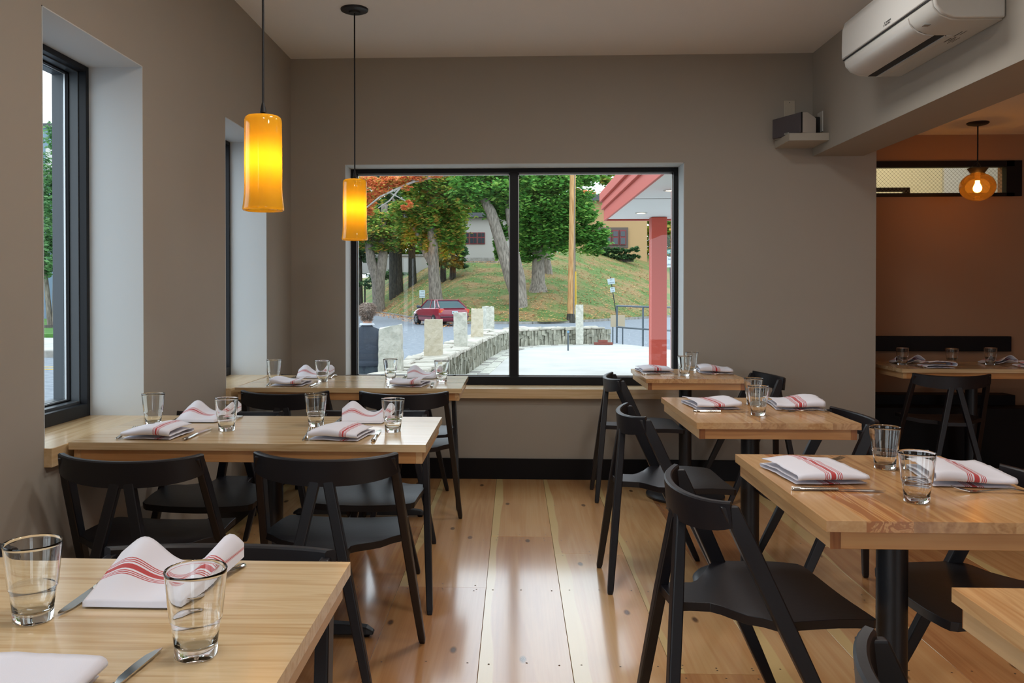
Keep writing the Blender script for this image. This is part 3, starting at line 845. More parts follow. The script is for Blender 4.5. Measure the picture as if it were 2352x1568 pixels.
# ================================================================== NAPKINS
def napkin_folded(seed, L=0.26, W=0.21, loose=0.3):
    """strip of cloth folded into a flat pack; profile in (v, z), stripes run with the profile"""
    rnd = random.Random(seed)
    path = []
    zs = [0.0025, 0.0125, 0.0245]
    L1 = L
    ends = [(L1, 0.0), (0.0, L1 - 0.004), (L1 - 0.006, 0.006)] if False else [(0.004, L1), (L1, 0.0), (0.0, L1 - 0.006)]
    for k, (a, b) in enumerate(ends):
        z = zs[k]
        for i in range(13):
            t = i / 12
            path.append((a + (b - a) * t, z + 0.003 * math.sin(t * PI) * rnd.uniform(0.4, 1.0)))
        if k < 2:
            zc = (zs[k] + zs[k + 1]) / 2; r = (zs[k + 1] - zs[k]) / 2
            sgn = 1 if b > a else -1
            for i in range(1, 6):
                a_ = -PI / 2 + PI * i / 6
                path.append((b + sgn * math.cos(a_) * r * 1.6, zc + math.sin(a_) * r))
    nu = 16
    mb = MB(); n = len(path); uvs = []
    for i, (v, z) in enumerate(path):
        for k in range(nu + 1):
            u = k / nu
            nz = noise.noise(Vector((u * 3 + seed * 7.3, v * 9, z * 30)))
            sh = 0.010 * (z / 0.0245) * (rnd.random() * 0.1 + 0.5) * (u - 0.3)
            lift = loose * 0.010 * (z / 0.0245) ** 2 * (math.sin(u * 5 + seed) * 0.5 + 0.5)
            mb.v.append(((u - 0.5) * W + 0.004 * nz, v - L / 2 + 0.003 * nz + sh, z + lift + max(-0.0012, 0.0012 * nz)))
    for i in range(n - 1):
        for k in range(nu):
            a = i * (nu + 1) + k
            mb.f.append((a, a + 1, a + nu + 2, a + nu + 1)); uvs += [(k / nu, i / n), ((k + 1) / nu, i / n), ((k + 1) / nu, (i + 1) / n), (k / nu, (i + 1) / n)]
    return mb, uvs


def napkin_peaked(seed):
    """fan-folded cloth: straight front edge, two lobes rising at the back"""
    mb = MB(); nu, nv = 28, 18; uvs = []
    def pt(u, v, layer):
        w = 0.15 + 0.06 * v
        x = (u - 0.5) * w + 0.012 * v * math.sin(seed)
        y = v * 0.185 - 0.02 * math.sin(u * PI) * v + 0.025 * v * (u - 0.5)
        hump = 0.046 * math.exp(-((u - 0.22) / 0.21) ** 2) + 0.045 * math.exp(-((u - 0.90) / 0.14) ** 2) + 0.008
        z = 0.010 + hump * (v ** 1.15) + 0.0015 * noise.noise(Vector((u * 4, v * 4, seed)))
        if layer: z = 0.002 + (z - 0.012) * 0.55 * v
        return (x, y, max(z, 0.002))
    for layer in (0, 1):
        base = len(mb.v)
        for j in range(nv + 1):
            for k in range(nu + 1):
                mb.v.append(pt(k / nu, j / nv, layer))
        for j in range(nv):
            for k in range(nu):
                a = base + j * (nu + 1) + k
                mb.f.append((a, a + 1, a + nu + 2, a + nu + 1))
                for (jj, kk) in ((j, k), (j, k + 1), (j + 1, k + 1), (j + 1, k)):
                    uvs.append((0.5 + (jj / nv - 0.55) * 0.62 if layer == 0 else 0.0, kk / nu))
    # front fold joining the two layers
    for k in range(nu):
        a, b = k, (nv + 1) * (nu + 1) + k
        mb.f.append((a, b, b + 1, a + 1)); uvs += [(0, 0)] * 4
    for s in (0, nu):
        for j in range(nv):
            a = j * (nu + 1) + s; b = (nv + 1) * (nu + 1) + a
            mb.f.append((a, b, b + nu + 1, a + nu + 1)); uvs += [(0.5 + (j / nv - 0.55) * 0.62, 0), (0.0, 0), (0.0, 0), (0.5 + ((j + 1) / nv - 0.55) * 0.62, 0)]
    return mb, uvs


def napkin(kind, seed, x, y, deg, label, group, scale=(1, 1, 1), plain=False, thin=1.0, shift=0.0, **kw):
    mb, uvs = napkin_folded(seed, **kw) if kind == 'folded' else napkin_peaked(seed)
    o = mb.build('napkin', M['napkin'], smooth=True, fix=False, angle=180, solid=0.0014)
    uv = o.data.uv_layers.new(name='UVMap')
    for i, c in enumerate(uvs): uv.data[i].uv = (c[0] * 0.3, c[1]) if plain else (0.5 + (c[0] - 0.5 - shift) * thin, c[1])
    o.location = (x, y, 0.7512); o.rotation_euler = (0, 0, math.radians(deg)); o.scale = scale
    tag(o, label, 'napkin', group)
    return o


# ================================================================== CUTLERY  (local +Y from handle end to tip)
def outline_prism(mb, pts, zf, th):
    """pts: list of (y, halfwidth); zf(y) height; flat tapered strip"""
    rings = []
    for y, w in pts:
        z = zf(y)
        rings.append([(-w, y, z), (0, y, z - th * 0.5), (w, y, z), (w * 0.8, y, z + th * 0.6), (0, y, z + th), (-w * 0.8, y, z + th * 0.6)])
    return mb.loft(rings)


def make_knife():
    root = empty('table_knife')
    mb = MB(); outline_prism(mb, [(0.0, 0.004), (0.004, 0.0075), (0.03, 0.0078), (0.07, 0.0062), (0.098, 0.0050), (0.112, 0.0052)], lambda y: 0.003, 0.006)
    mb.build('handle', M['steel'], root, smooth=True, angle=50)
    mb = MB(); ed = [(0.112, -0.0048, 0.0048), (0.124, -0.0052, 0.0050), (0.135, -0.0088, 0.0052), (0.17, -0.0100, 0.0056), (0.20, -0.0085, 0.0056), (0.218, -0.0035, 0.0050), (0.225, 0.0015, 0.0035)]
    rings = [[(a, y, 0.0028), (b, y, 0.0028), (b, y, 0.0050), (a, y, 0.0036)] for y, a, b in ed]
    mb.loft(rings); mb.build('blade', M['steel'], root, smooth=True, angle=30)
    return root


def make_fork():
    root = empty('table_fork')
    zf = lambda y: 0.002 + 0.010 * max(0, math.sin((y - 0.03) / 0.115 * PI)) * (1 if y < 0.145 else 0)
    mb = MB(); outline_prism(mb, [(0.0, 0.004), (0.005, 0.0085), (0.03, 0.0080), (0.07, 0.0048), (0.11, 0.0032), (0.13, 0.0034), (0.14, 0.0045)], lambda y: 0.002 + 0.009 * math.sin(min(1, y / 0.14) * PI) ** 2, 0.0028)
    mb.build('handle', M['steel'], root, smooth=True, angle=50)
    zt = lambda y: 0.002 + 0.010 * max(0, (y - 0.155) / 0.045) ** 1.6
    mb = MB(); outline_prism(mb, [(0.138, 0.0045), (0.147, 0.0100), (0.155, 0.0120), (0.166, 0.0122)], zt, 0.002)
    for k in range(4):
        x = -0.0099 + 0.0066 * k
        rings = []
        for y, w in ((0.164, 0.0021), (0.185, 0.0017), (0.200, 0.0011)):
            z = zt(y)
            rings.append([(x - w, y, z), (x + w, y, z), (x + w, y, z + 0.002), (x - w, y, z + 0.002)])
        mb.loft(rings)
    mb.build('tines', M['steel'], root, smooth=True, angle=40)
    return root


knife_proto, fork_proto = make_knife(), make_fork()
nk = {'k': 0, 'f': 0}
def cutlery(kind, x, y, tx, ty, label, group, z=0.7505, tilt=0.0):
    """handle end at (x, y), pointing towards (tx, ty)"""
    proto = knife_proto if kind == 'k' else fork_proto
    o = proto if nk[kind] == 0 else copy_tree(proto)
    nk[kind] += 1
    o.location = (x, y, z)
    o.rotation_euler = (tilt, 0, math.atan2(-(tx - x), ty - y))
    tag(o, label, 'knife' if kind == 'k' else 'fork', group)


gG, gN, gK, gF = 'water glasses set on the tables', 'striped napkins on the tables', 'table knives', 'table forks'
# nearest left table
glass(-0.724, 1.228, 'large water glass at the lower left edge of the picture, nearest left table', gG)
glass(-0.432, 1.116, 'large water glass in the left foreground, in front of the peaked napkin', gG)
napkin('peaked', 1, -0.598, 1.275, 0, 'large peaked napkin with red stripes behind the foreground glass', gN, thin=1.45)
napkin('folded', 2, -0.620, 0.948, 90, 'flat white napkin cut off at the bottom left edge', gN, L=0.19, W=0.19, loose=0.5, plain=True)
cutlery('k', -0.696, 1.470, -0.692, 1.245, 'knife lying left of the large peaked napkin, blade toward the viewer', gK)
cutlery('k', -0.507, 0.905, -0.487, 1.130, 'knife tip beside the flat napkin at the bottom edge of the picture', gK)
cutlery('f', -0.489, 1.490, -0.520, 1.29, 'fork behind the foreground glass, right of the large peaked napkin', gF)
# middle and far left tables
def long_setting(tn, ynear, yfar, xs, seed):
    for s, (side, cx) in enumerate((('wall end', xs[0]), ('aisle end', xs[1]))):
        gw = 'of the %s left table' % tn
        napkin('folded', seed + s, cx, ynear + 0.135, -4 - 5 * s, 'loosely folded striped napkin at the near setting, %s %s' % (side, gw), gN, L=0.170, W=0.170, loose=1.6, thin=1.7, shift=0.22)
        napkin('peaked', seed + 4 + s, cx + 0.015, yfar - 0.19, 0, 'peaked striped napkin at the far setting, %s %s' % (side, gw), gN, thin=2.0)
        cutlery('f', cx - 0.108, ynear + 0.055, cx - 0.138, ynear + 0.30, 'fork left of the near setting\'s napkin, %s %s' % (side, gw), gF)
        cutlery('k', cx + 0.122, ynear + 0.045, cx + 0.130 - 0.02 * s, ynear + 0.29, 'knife right of the near setting\'s napkin, %s %s' % (side, gw), gK)
        cutlery('k', cx - 0.085, yfar - 0.015, cx - 0.082, yfar - 0.24, 'knife left of the far setting\'s napkin, %s %s' % (side, gw), gK)
        cutlery('f', cx + 0.140, yfar - 0.02, cx + 0.128, yfar - 0.22, 'fork right of the far setting\'s napkin, %s %s' % (side, gw), gF)
long_setting('middle', 2.70, 3.312, (-1.225, -0.590), 11)
long_setting('far corner', 4.30, 4.96, (-1.195, -0.555), 21)
for (x, y, l) in ((-1.345, 3.065, 'water glass nearest the tall window on the middle left table'),
                  (-1.028, 2.950, 'water glass with a napkin showing through it, second from the left on the middle left table'),
                  (-0.735, 3.070, 'third water glass from the left on the middle left table, above a fork'),
                  (-0.431, 2.952, 'water glass nearest the aisle on the middle left table'),
                  (-1.350, 4.650, 'water glass nearest the wall on the far corner table'),
                  (-1.062, 4.590, 'second water glass from the left on the far corner table'),
                  (-0.703, 4.720, 'third water glass on the far corner table, against the stone pillar view'),
                  (-0.404, 4.620, 'water glass nearest the aisle on the far corner table')):
    glass(x, y, l, gG)
# small right tables
def small_setting(tn, nl, nr, seed):
    (x, y, d) = nl
    napkin('folded', seed, x, y, d, 'folded napkin with a red band, left setting of %s' % tn, gN, L=0.225, W=0.19, loose=0.9)
    (x, y, d) = nr
    napkin('folded', seed + 1, x, y, d, 'folded napkin with a red band, right setting of %s' % tn, gN, L=0.235, W=0.195, loose=1.8)
t6, t5, t4 = 'the nearest small table', 'the middle small table', 'the farthest small table'
small_setting(t6, (0.800, 2.285, 6), (1.168, 2.270, -5), 31)
small_setting(t5, (0.848, 3.665, 5), (1.205, 3.665, -6), 34)
small_setting(t4, (0.868, 5.275, 3), (1.232, 5.245, -6), 37)
cutlery('k', 0.690, 2.117, 0.925, 2.104, 'knife in front of the left napkin, %s' % t6, gK)
cutlery('f', 0.765, 2.440, 0.960, 2.488, 'fork tucked behind the left napkin, %s' % t6, gF)
cutlery('f', 1.282, 2.100, 1.085, 2.118, 'fork in front of the right napkin, tines to the left, %s' % t6, gF)
cutlery('k', 1.255, 2.425, 1.035, 2.365, 'knife behind the right napkin, tip beside the rear glass, %s' % t6, gK)
cutlery('k', 0.738, 3.502, 0.968, 3.486, 'knife in front of the left napkin, %s' % t5, gK)
cutlery('f', 0.800, 3.83, 0.990, 3.870, 'fork tucked behind the left napkin, %s' % t5, gF)
cutlery('f', 1.296, 3.505, 1.10, 3.525, 'fork in front of the right napkin, tines to the left, %s' % t5, gF)
cutlery('k', 0.765, 5.085, 0.985, 5.092, 'knife in front of the left napkin, %s' % t4, gK)
cutlery('f', 1.310, 5.070, 1.12, 5.085, 'fork in front of the right napkin, tines to the left, %s' % t4, gF)
for (x, y, l) in ((0.945, 2.008, 'front water glass of the pair on the nearest small table'), (1.036, 2.388, 'rear water glass of the pair on the nearest small table'),
                  (0.979, 3.412, 'front water glass of the pair on the middle small table'), (1.048, 3.725, 'rear water glass of the pair on the middle small table'),
                  (1.008, 5.020, 'front water glass of the pair on the farthest small table'), (1.118, 5.345, 'rear water glass of the pair on the farthest small table'),
                  (2.645, 5.835, 'left water glass on the booth table'), (2.945, 5.775, 'middle water glass on the booth table, behind the front napkin'), (3.248, 5.865, 'right water glass on the booth table')):
    glass(x, y, l, gG)
# booth table
gB = 'napkins on the booth table'
napkin('folded', 51, 2.79, 5.665, 84, 'white napkin at the front edge of the booth table', gB, L=0.17, W=0.17, loose=1.6)
napkin('peaked', 52, 2.73, 6.06, 180, 'peach-lit peaked napkin behind the left glass on the booth table', gB)
napkin('peaked', 53, 3.345, 6.06, 180, 'peach-lit peaked napkin beside the right glass on the booth table', gB)
napkin('folded', 54, 3.42, 5.665, 86, 'napkin at the right picture edge on the booth table', gB, L=0.17, W=0.17, loose=1.3)
cutlery('k', 2.675, 5.60, 2.68, 5.82, 'knife left of the front napkin on the booth table', gK)
cutlery('f', 3.30, 5.60, 3.27, 5.80, 'fork left of the rightmost napkin on the booth table', gF)

# ================================================================== TEXT
def text(body, size, loc, mat, parent, rot=None, name='lettering', align='CENTER', ext=0.0004):
    cu = bpy.data.curves.new(name, 'FONT')
    cu.body = body; cu.size = size; cu.extrude = ext; cu.align_x = align; cu.align_y = 'CENTER'; cu.resolution_u = 2
    cu.materials.append(mat)
    t_ = bpy.data.objects.new(name, cu); COL.objects.link(t_)
    dg_ = bpy.context.evaluated_depsgraph_get()
    me_ = bpy.data.meshes.new_from_object(t_.evaluated_get(dg_)); bpy.data.objects.remove(t_)
    if not me_.materials: me_.materials.append(mat)
    o = bpy.data.objects.new(name, me_); COL.objects.link(o)
    o.parent = parent
    o.matrix_local = Matrix.Translation(loc) @ (rot or Matrix.Rotation(PI / 2, 4, 'X'))
    return o


# ================================================================== PENDANTS
def pendant(x, y, label):
    root = empty('pendant_lamp', (x, y, 1.535))
    tag(root, label, 'lamp', 'yellow glass pendants over the left tables')
    prof = [(0.014, 0.3365), (0.045, 0.337), (0.058, 0.3345), (0.0635, 0.328), (0.0655, 0.318), (0.0660, 0.26), (0.0662, 0.16), (0.0662, 0.085), (0.0675, 0.055), (0.0700, 0.030), (0.0725, 0.012), (0.0728, 0.006), (0.0712, 0.0012), (0.0690, 0.0), (0.0672, 0.002), (0.0666, 0.008)]
    MB().lathe(prof, n=48).build('shade', M['shade'], root, smooth=True, angle=80)
    MB().lathe([(0.0, 0.215), (0.018, 0.218), (0.018, 0.30), (0.016, 0.337), (0.010, 0.345), (0.0055, 0.349), (0.0, 0.349)], n=16).build('socket', M['brass'], root, smooth=True)
    MB().lathe([(0.0, 0.348), (0.0115, 0.349), (0.0095, 0.362), (0.0060, 0.378), (0.0045, 0.384), (0, 0.384)], n=16).build('strain_relief', M['cord'], root, smooth=True)
    MB().tube([(0, 0, 0.380), (0.0008, 0, 0.7), (0, 0.0005, 1.0), (0, 0, CEIL - 1.535)], 0.0042, 8).build('cord', M['cord'], root, smooth=True)
    MB().lathe([(0.0, -0.024), (0.030, -0.024), (0.034, -0.016), (0.060, -0.016), (0.074, -0.010), (0.076, -0.004), (0.076, 0.0), (0, 0)], (0, 0, CEIL - 1.535), 40).build('canopy', M['iron'], root, smooth=True, angle=30)
    MB().lathe([(0.0, 0.135), (0.014, 0.139), (0.026, 0.152), (0.030, 0.170), (0.026, 0.190), (0.018, 0.210), (0.0, 0.222)], n=20).build('bulb', M['bulb'], root, smooth=True)


pendant(-0.896, 2.96, 'yellow glass cylinder pendant nearer the viewer, over the middle left table')
pendant(-0.888, 4.63, 'smaller-looking yellow glass pendant over the far corner table, beside the picture window')
for k in range(3): pendant(-0.895, 1.27 - 1.69 * k, ('second', 'third', 'rightmost')[k] + ' of the yellow pendant reflections in the left pane of the picture window')


def globe_lamp(x, y, label):
    root = empty('globe_lamp', (x, y, 1.874))
    tag(root, label, 'lamp', 'amber globe pendants in the booth room')
    c = 0.108; prof = []
    for k in range(0, 30):
        a = -PI / 2 + (PI * 0.86) * k / 29
        prof.append((max(0.0, 0.114 * math.cos(a)), c - 0.007 + 0.098 * math.sin(a)))
    prof.append((0.040, 0.199))
    MB().lathe(prof, n=48).build('globe', M['amber'], root, smooth=True, angle=80)
    MB().lathe([(0.040, 0.196), (0.046, 0.200), (0.066, 0.228), (0.064, 0.231), (0.040, 0.214), (0.012, 0.212), (0.0, 0.214)], n=32).build('collar', M['iron'], root, smooth=True, angle=30)
    for k in range(3):
        a = 2 * PI * k / 3 + 0.4
        pts = [(0.058 * math.cos(a), 0.058 * math.sin(a), 0.228), (0.035 * math.cos(a), 0.035 * math.sin(a), 0.246), (0.006 * math.cos(a), 0.006 * math.sin(a), 0.274)]
        MB().tube(pts, 0.0016, 6).build('chain', M['iron'], root)
    MB().tube([(0, 0, 0.20), (0, 0, 0.546)], 0.005, 8).build('rod', M['iron'], root, smooth=True)
    MB().lathe([(0.0, 0.522), (0.03, 0.524), (0.062, 0.532), (0.070, 0.540), (0.070, 0.546), (0, 0.546)], n=32).build('canopy', M['iron'], root, smooth=True, angle=40)
    MB().lathe([(0.0, 0.062), (0.016, 0.066), (0.026, 0.080), (0.028, 0.094), (0.022, 0.112), (0.015, 0.126), (0.014, 0.145), (0.0, 0.147)], n=20).build('bulb', M['bulb_amber'], root, smooth=True)
    MB().lathe([(0.016, 0.147), (0.017, 0.20), (0.0, 0.205)], n=16).build('socket', M['brass'], root, smooth=True)


globe_lamp(3.2, 5.95, 'round amber glass globe lamp hanging in the booth room')
for k in range(3): globe_lamp(3.2, 4.1 - 1.85 * k, 'amber globe lamp outside the picture, ' + ('second in the booth row', 'third in the booth row', 'last in the booth row')[k])

# ================================================================== AIR CONDITIONER
root = empty('air_conditioner', (1.952, 3.89, 2.335))
tag(root, 'white wall-mounted air conditioner on the beam at the upper right', 'air conditioner')
X0 = 1.952
prof = [(-0.001, 0.0), (-0.001, 0.290), (-0.235, 0.290), (-0.272, 0.272), (-0.283, 0.235), (-0.284, 0.095), (-0.276, 0.052), (-0.250, 0.022), (-0.205, 0.003), (-0.165, 0.0)]
MB().prism([(a, b) for a, b in prof], -0.44, 0.44, 'y').build('casing', M['white_plastic'], root, smooth=True, angle=50, bevel=0.004)
for s in (-1, 1):
    sm = [(a * 0.985 - 0.002, 0.004 + b * 0.975) for a, b in prof]
    a, b = sorted((s * 0.44, s * 0.462))
    MB().prism(sm, a, b, 'y').build('end_cap', M['white_plastic'], root, smooth=True, angle=50, bevel=0.006, seg=3)
MB().prism([(-0.286, 0.090), (-0.291, 0.094), (-0.292, 0.150), (-0.290, 0.235), (-0.278, 0.276), (-0.240, 0.297), (-0.235, 0.291), (-0.270, 0.272), (-0.283, 0.235)], -0.458, 0.458, 'y').build('front_panel', M['white_panel'], root, smooth=True, angle=50, bevel=0.0015)
MB().box(-0.2862, -0.28, -0.455, 0.455, 0.084, 0.089).build('panel_gap', M['dark_slot'], root)
fl = [(-0.2845, 0.070), (-0.2800, 0.048), (-0.268, 0.030), (-0.245, 0.012), (-0.215, 0.0), (-0.180, -0.004)]
inn = [(a + 0.004, b + 0.004) for a, b in fl[::-1]]
MB().prism(fl + inn, -0.245, 0.41, 'y').build('upper_flap', M['white_panel'], root, smooth=True, angle=40)
MB().box(-0.172, -0.118, -0.24, 0.43, -0.0015, 0.004).build('air_slot', M['dark_slot'], root)
MB().box(-0.131, -0.127, -0.24, 0.43, -0.006, 0.0).build('slot_bar', M['white_panel'], root)
MB().box(-0.124, -0.100, -0.245, 0.435, -0.004, 0.001).build('lower_flap', M['white_panel'], root, bevel=0.001)
MB().box(-0.262, -0.235, -0.34, -0.315, 0.0145, 0.016).build('grey_sticker', M['sign_ink'] if False else simple('grey_sticker', (0.28, 0.28, 0.27), 0.5), root).rotation_euler = (0, 0, 0)
mb = MB()
rnd = random.Random(3)
for (xa, xb, ya) in ((-0.085, -0.078, -0.20), (-0.072, -0.066, -0.215), (-0.060, -0.056, -0.19), (-0.050, -0.046, -0.205), (-0.085, -0.079, -0.29), (-0.07, -0.066, -0.30)):
    y = ya
    while y < ya + 0.06:
        w = rnd.uniform(0.004, 0.012); mb.box(xa, xb, y, y + w, -0.0006, 0.0); y += w + 0.003
mb.build('printed_notice', M['grey_print'], root)
RX = Matrix(((0, 0, -1, 0), (-1, 0, 0, 0), (0, 1, 0, 0), (0, 0, 0, 1)))     # text facing -X
text('MITSUBISHI\nELECTRIC', 0.0105, (-0.2925, -0.048, 0.112), M['grey_print'], root, RX, align='LEFT')
mb = MB()
for (cy_, cz_) in ((0.0, 0.0075), (0.0062, -0.003), (-0.0062, -0.003)):
    y0, z0 = -0.036 + cy_, 0.112 + cz_
    mb.add([(-0.2925, y0, z0 + 0.006), (-0.2925, y0 + 0.0034, z0), (-0.2925, y0, z0 - 0.006), (-0.2925, y0 - 0.0034, z0)], [(0, 1, 2, 3)])
mb.build('emblem', M['grey_print'], root, fix=False)
mb = MB()
mb.box(-0.20, -0.17, -0.4635, -0.462, 0.20, 0.206); mb.box(-0.20, -0.17, -0.4635, -0.462, 0.188, 0.194)
mb.build('vent_mark', M['grey_print'], root)

# ================================================================== SPEAKER, SHELF, PLATES
tag(MB().box(1.706, 1.951, 5.302, YB - 0.001, 2.190, 2.237).build('corner_shelf', simple('shelf_paint', (0.44, 0.41, 0.35), 0.7), bevel=0.002), 'small painted shelf in the upper right corner of the room', 'shelf')
root = empty('speaker', (1.765, 5.425, 2.2375), rz=math.radians(24))
tag(root, 'boxy wireless speaker with dark cloth front standing on the corner shelf', 'speaker')
MB().prism([(-0.035, 0.0), (-0.035, 0.126), (0.002, 0.130), (0.072, 0.098), (0.072, 0.0)], -0.128, 0.128, 'y').build('case', simple('speaker_white', (0.52, 0.49, 0.45), 0.5), root, bevel=0.003)
MB().box(-0.052, -0.0415, -0.126, 0.126, 0.0, 0.126).build('cloth_front', M['grille'], root, bevel=0.008, seg=3)
MB().box(-0.0412, -0.0352, -0.128, 0.128, 0.0, 0.128).build('black_edge', M['dark_slot'], root, bevel=0.001)
MB().tube([(-0.0535, -0.028, 0.012), (-0.0535, 0.006, 0.012)], 0.006, 10).build('badge', M['white_paint'], root, smooth=True)
text('SONOS', 0.0075, (-0.0598, -0.011, 0.012), M['grey_print'], root, RX)
o = MB().box(1.765, 1.836, YB - 0.007, YB - 0.0005, 2.385, 2.503).build('wall_plate', simple('plate_cream', (0.52, 0.47, 0.38), 0.5), bevel=0.002)
tag(o, 'blank cream wall plate above the corner speaker', 'wall plate')
MB().tube([(1.80, YB - 0.006, 2.49), (1.80, YB - 0.009, 2.49)], 0.003, 8).build('screw', M['grey_print'], o)
root = empty('power_adapter', (XR, 5.45, 2.33))
tag(root, 'white outlet plate with a black plug on the beam beside the speaker', 'outlet')
MB().box(-0.007, -0.0005, -0.045, 0.045, -0.065, 0.065).build('plate', M['white_plastic'], root, bevel=0.002)
MB().box(-0.045, -0.007, -0.01, 0.038, -0.085, 0.035).build('plug', M['dark_slot'], root, bevel=0.006)

# ================================================================== OUTSIDE
ROAD = -0.5
def at(px, Y):
    a = math.atan((px - 1102.54) / 1925.78) - 0.0414
    return Y * math.tan(a)


def kerb_y(X):
    if X < -4: return 47 + (-4 - X) * 3.3
    if X > 2: return 47 + (X - 2) * 1.5
    return 47.0


def hill(X, Y):
    t = Y - kerb_y(X)
    k = 0.20 + 0.03 * max(0, min(1, X / 5))
    cap = 3.7 + 1.5 * max(0, min(1, (X - 1) / 4))
    z = -0.38 + k * max(0, t)
    return min(z, cap - 0.0 + 0.02 * max(0, t - 20)) if t > 0 else -0.38


struct(MB().box(-70, 60, 5.9, 130, ROAD - 0.2, ROAD).box(-70, -1.92, -20, 5.9, ROAD - 0.2, ROAD).build('road', M['asphalt']), 'grey-blue asphalt street beyond the stone wall', 'road')
mb = MB(); nx, ny = 90, 60
for j in range(ny + 1):
    for i in range(nx + 1):
        X = -34 + 70 * i / nx
        y0 = kerb_y(X); Y = y0 + (j / ny) ** 1.4 * 60
        mb.v.append((X, Y, hill(X, Y) + (0.06 * noise.noise(Vector((X * 0.3, Y * 0.3, 0))) if j else 0)))
for j in range(ny):
    for i in range(nx):
        a = j * (nx + 1) + i; mb.f.append((a, a + 1, a + nx + 2, a + nx + 1))
struct(mb.build('hill', M['lawn'], smooth=True), 'grassy bank scattered with fallen autumn leaves', 'lawn')
kerb = empty('kerb', (0, 47, ROAD)); struct(kerb, 'pale granite kerb along the foot of the grassy bank', 'kerb')
X = -20.0
while X < 14:
    X2 = X + (0.9 if X < -4 else 2.4)
    MB().bar((X, kerb_y(X) - 47 - 0.08, 0.07), (X2 - 0.02, kerb_y(X2) - 47 - 0.08, 0.07), 0.16, 0.15, up=(0, 0, 1)).build('kerb_stone', M['kerb'], kerb)
    X = X2
rnd = random.Random(8)
mb = MB()
for k in range(13000):
    X = rnd.uniform(-14, 12); Y = kerb_y(X) + rnd.random() ** 1.3 * 30 if k % 5 else kerb_y(X) - rnd.random() ** 2 * 6
    z = (hill(X, Y) if Y > kerb_y(X) else ROAD) + 0.06
    if Y < kerb_y(X) and X > -2.5: continue
    a = rnd.uniform(0, PI); s = rnd.uniform(0.04, 0.085); c, d = math.cos(a) * s, math.sin(a) * s
    mb.add([(X - c, Y - d, z), (X + d, Y - c, z + rnd.uniform(0, .03)), (X + c, Y + d, z + 0.01), (X - d, Y + c, z + rnd.uniform(0, .04))], [(0, 1, 2, 3)])
tag(mb.build('fallen_leaves', M['litter'], fix=False), 'scattered orange and tan leaves lying on the grassy bank and kerbside', 'leaves', kind='stuff')

# patio with its paved border
wall_in = [(-1.06, 7.2), (-1.0, 8.0), (-0.93, 9.8), (-0.85, 11.3), (-0.70, 13.2), (-0.52, 15.6), (-0.30, 17.9), (0.05, 19.35), (0.70, 20.0), (1.50, 20.35), (2.44, 20.68)]
def resample(path, step):
    out = [Vector((path[0][0], path[0][1]))]; acc = 0
    for a, b in zip(path[:-1], path[1:]):
        a = Vector(a); b = Vector(b); L = (b - a).length; d = step - acc
        while d <= L:
            out.append(a.lerp(b, d / L)); d += step
        acc = L - (d - step)
    return out
slab = [(p[0], p[1]) for p in wall_in] + [(2.9, 20.0), (3.6, 18.0), (4.5, 14.0), (7.0, 12.0), (12, 12), (12, 8.4), (2.15, 8.4), (2.15, 5.92), (-1.06, 5.92)]
struct(MB().prism(slab, ROAD, -0.004, 'z').build('patio', M['concrete']), 'broad white concrete patio outside the picture window', 'patio')
border = empty('stone_border', (0, 0, 0)); struct(border, 'narrow paved border of grey setts at the foot of the low stone wall', 'border')
rnd = random.Random(4)
pts = resample(wall_in, 0.21)
for a, b in zip(pts[:-1], pts[1:]):
    d = (b - a).normalized(); n = Vector((d.y, -d.x))
    w0 = 0.0
    for w in ((0.17, 0.17) if a.x < 0.2 else (0.15,)):
        g = 0.006
        q = [a + d * g + n * (w0 + g), b - d * g + n * (w0 + g), b - d * g + n * (w0 + w - g), a + d * g + n * (w0 + w - g)]
        q = [v + Vector((rnd.uniform(-.006, .006), rnd.uniform(-.006, .006))) for v in q]
        MB().prism([(v.x, v.y) for v in q], -0.02, rnd.uniform(0.004, 0.014), 'z').build('paver', M['granite'] if rnd.random() < .6 else M['kerb'], border, bevel=0.006, seg=1)
        w0 += w

# low dry-stone wall
dw = empty('stone_wall', (0, 0, 0)); tag(dw, 'low curving dry-stone wall with flat cap stones around the patio', 'stone wall')
TH = 0.50; HW = 0.36
core = resample(wall_in, 0.4)
rings = []
for i, p in enumerate(core):
    d = (core[min(i + 1, len(core) - 1)] - core[max(i - 1, 0)]).normalized(); n = Vector((-d.y, d.x))
    a, b = p + n * 0.06, p + n * (TH - 0.03)
    rings.append([(a.x, a.y, ROAD), (a.x, a.y, HW), (b.x, b.y, HW), (b.x, b.y, ROAD)])
MB().loft(rings).build('core', M['mortar'], dw)
def rough_block(mb, c, d, n, L, T, z0, z1, j, rnd, lean=0.0):
    vs = []
    for (u, w, z) in ((-.5, -.5, 0), (.5, -.5, 0), (.5, .5, 0), (-.5, .5, 0), (-.5, -.5, 1), (.5, -.5, 1), (.5, .5, 1), (-.5, .5, 1)):
        p = c + d * (u * L + lean * z * (z1 - z0)) + n * (w * T)
        vs.append((p.x + rnd.uniform(-j, j), p.y + rnd.uniform(-j, j), z0 + (z1 - z0) * z + rnd.uniform(-j, j)))
    mb.add(vs, [(0, 3, 2, 1), (4, 5, 6, 7), (0, 1, 5, 4), (1, 2, 6, 5), (2, 3, 7, 6), (3, 0, 4, 7)])
face = MB()
s_pts = resample(wall_in, 0.02); i = 0
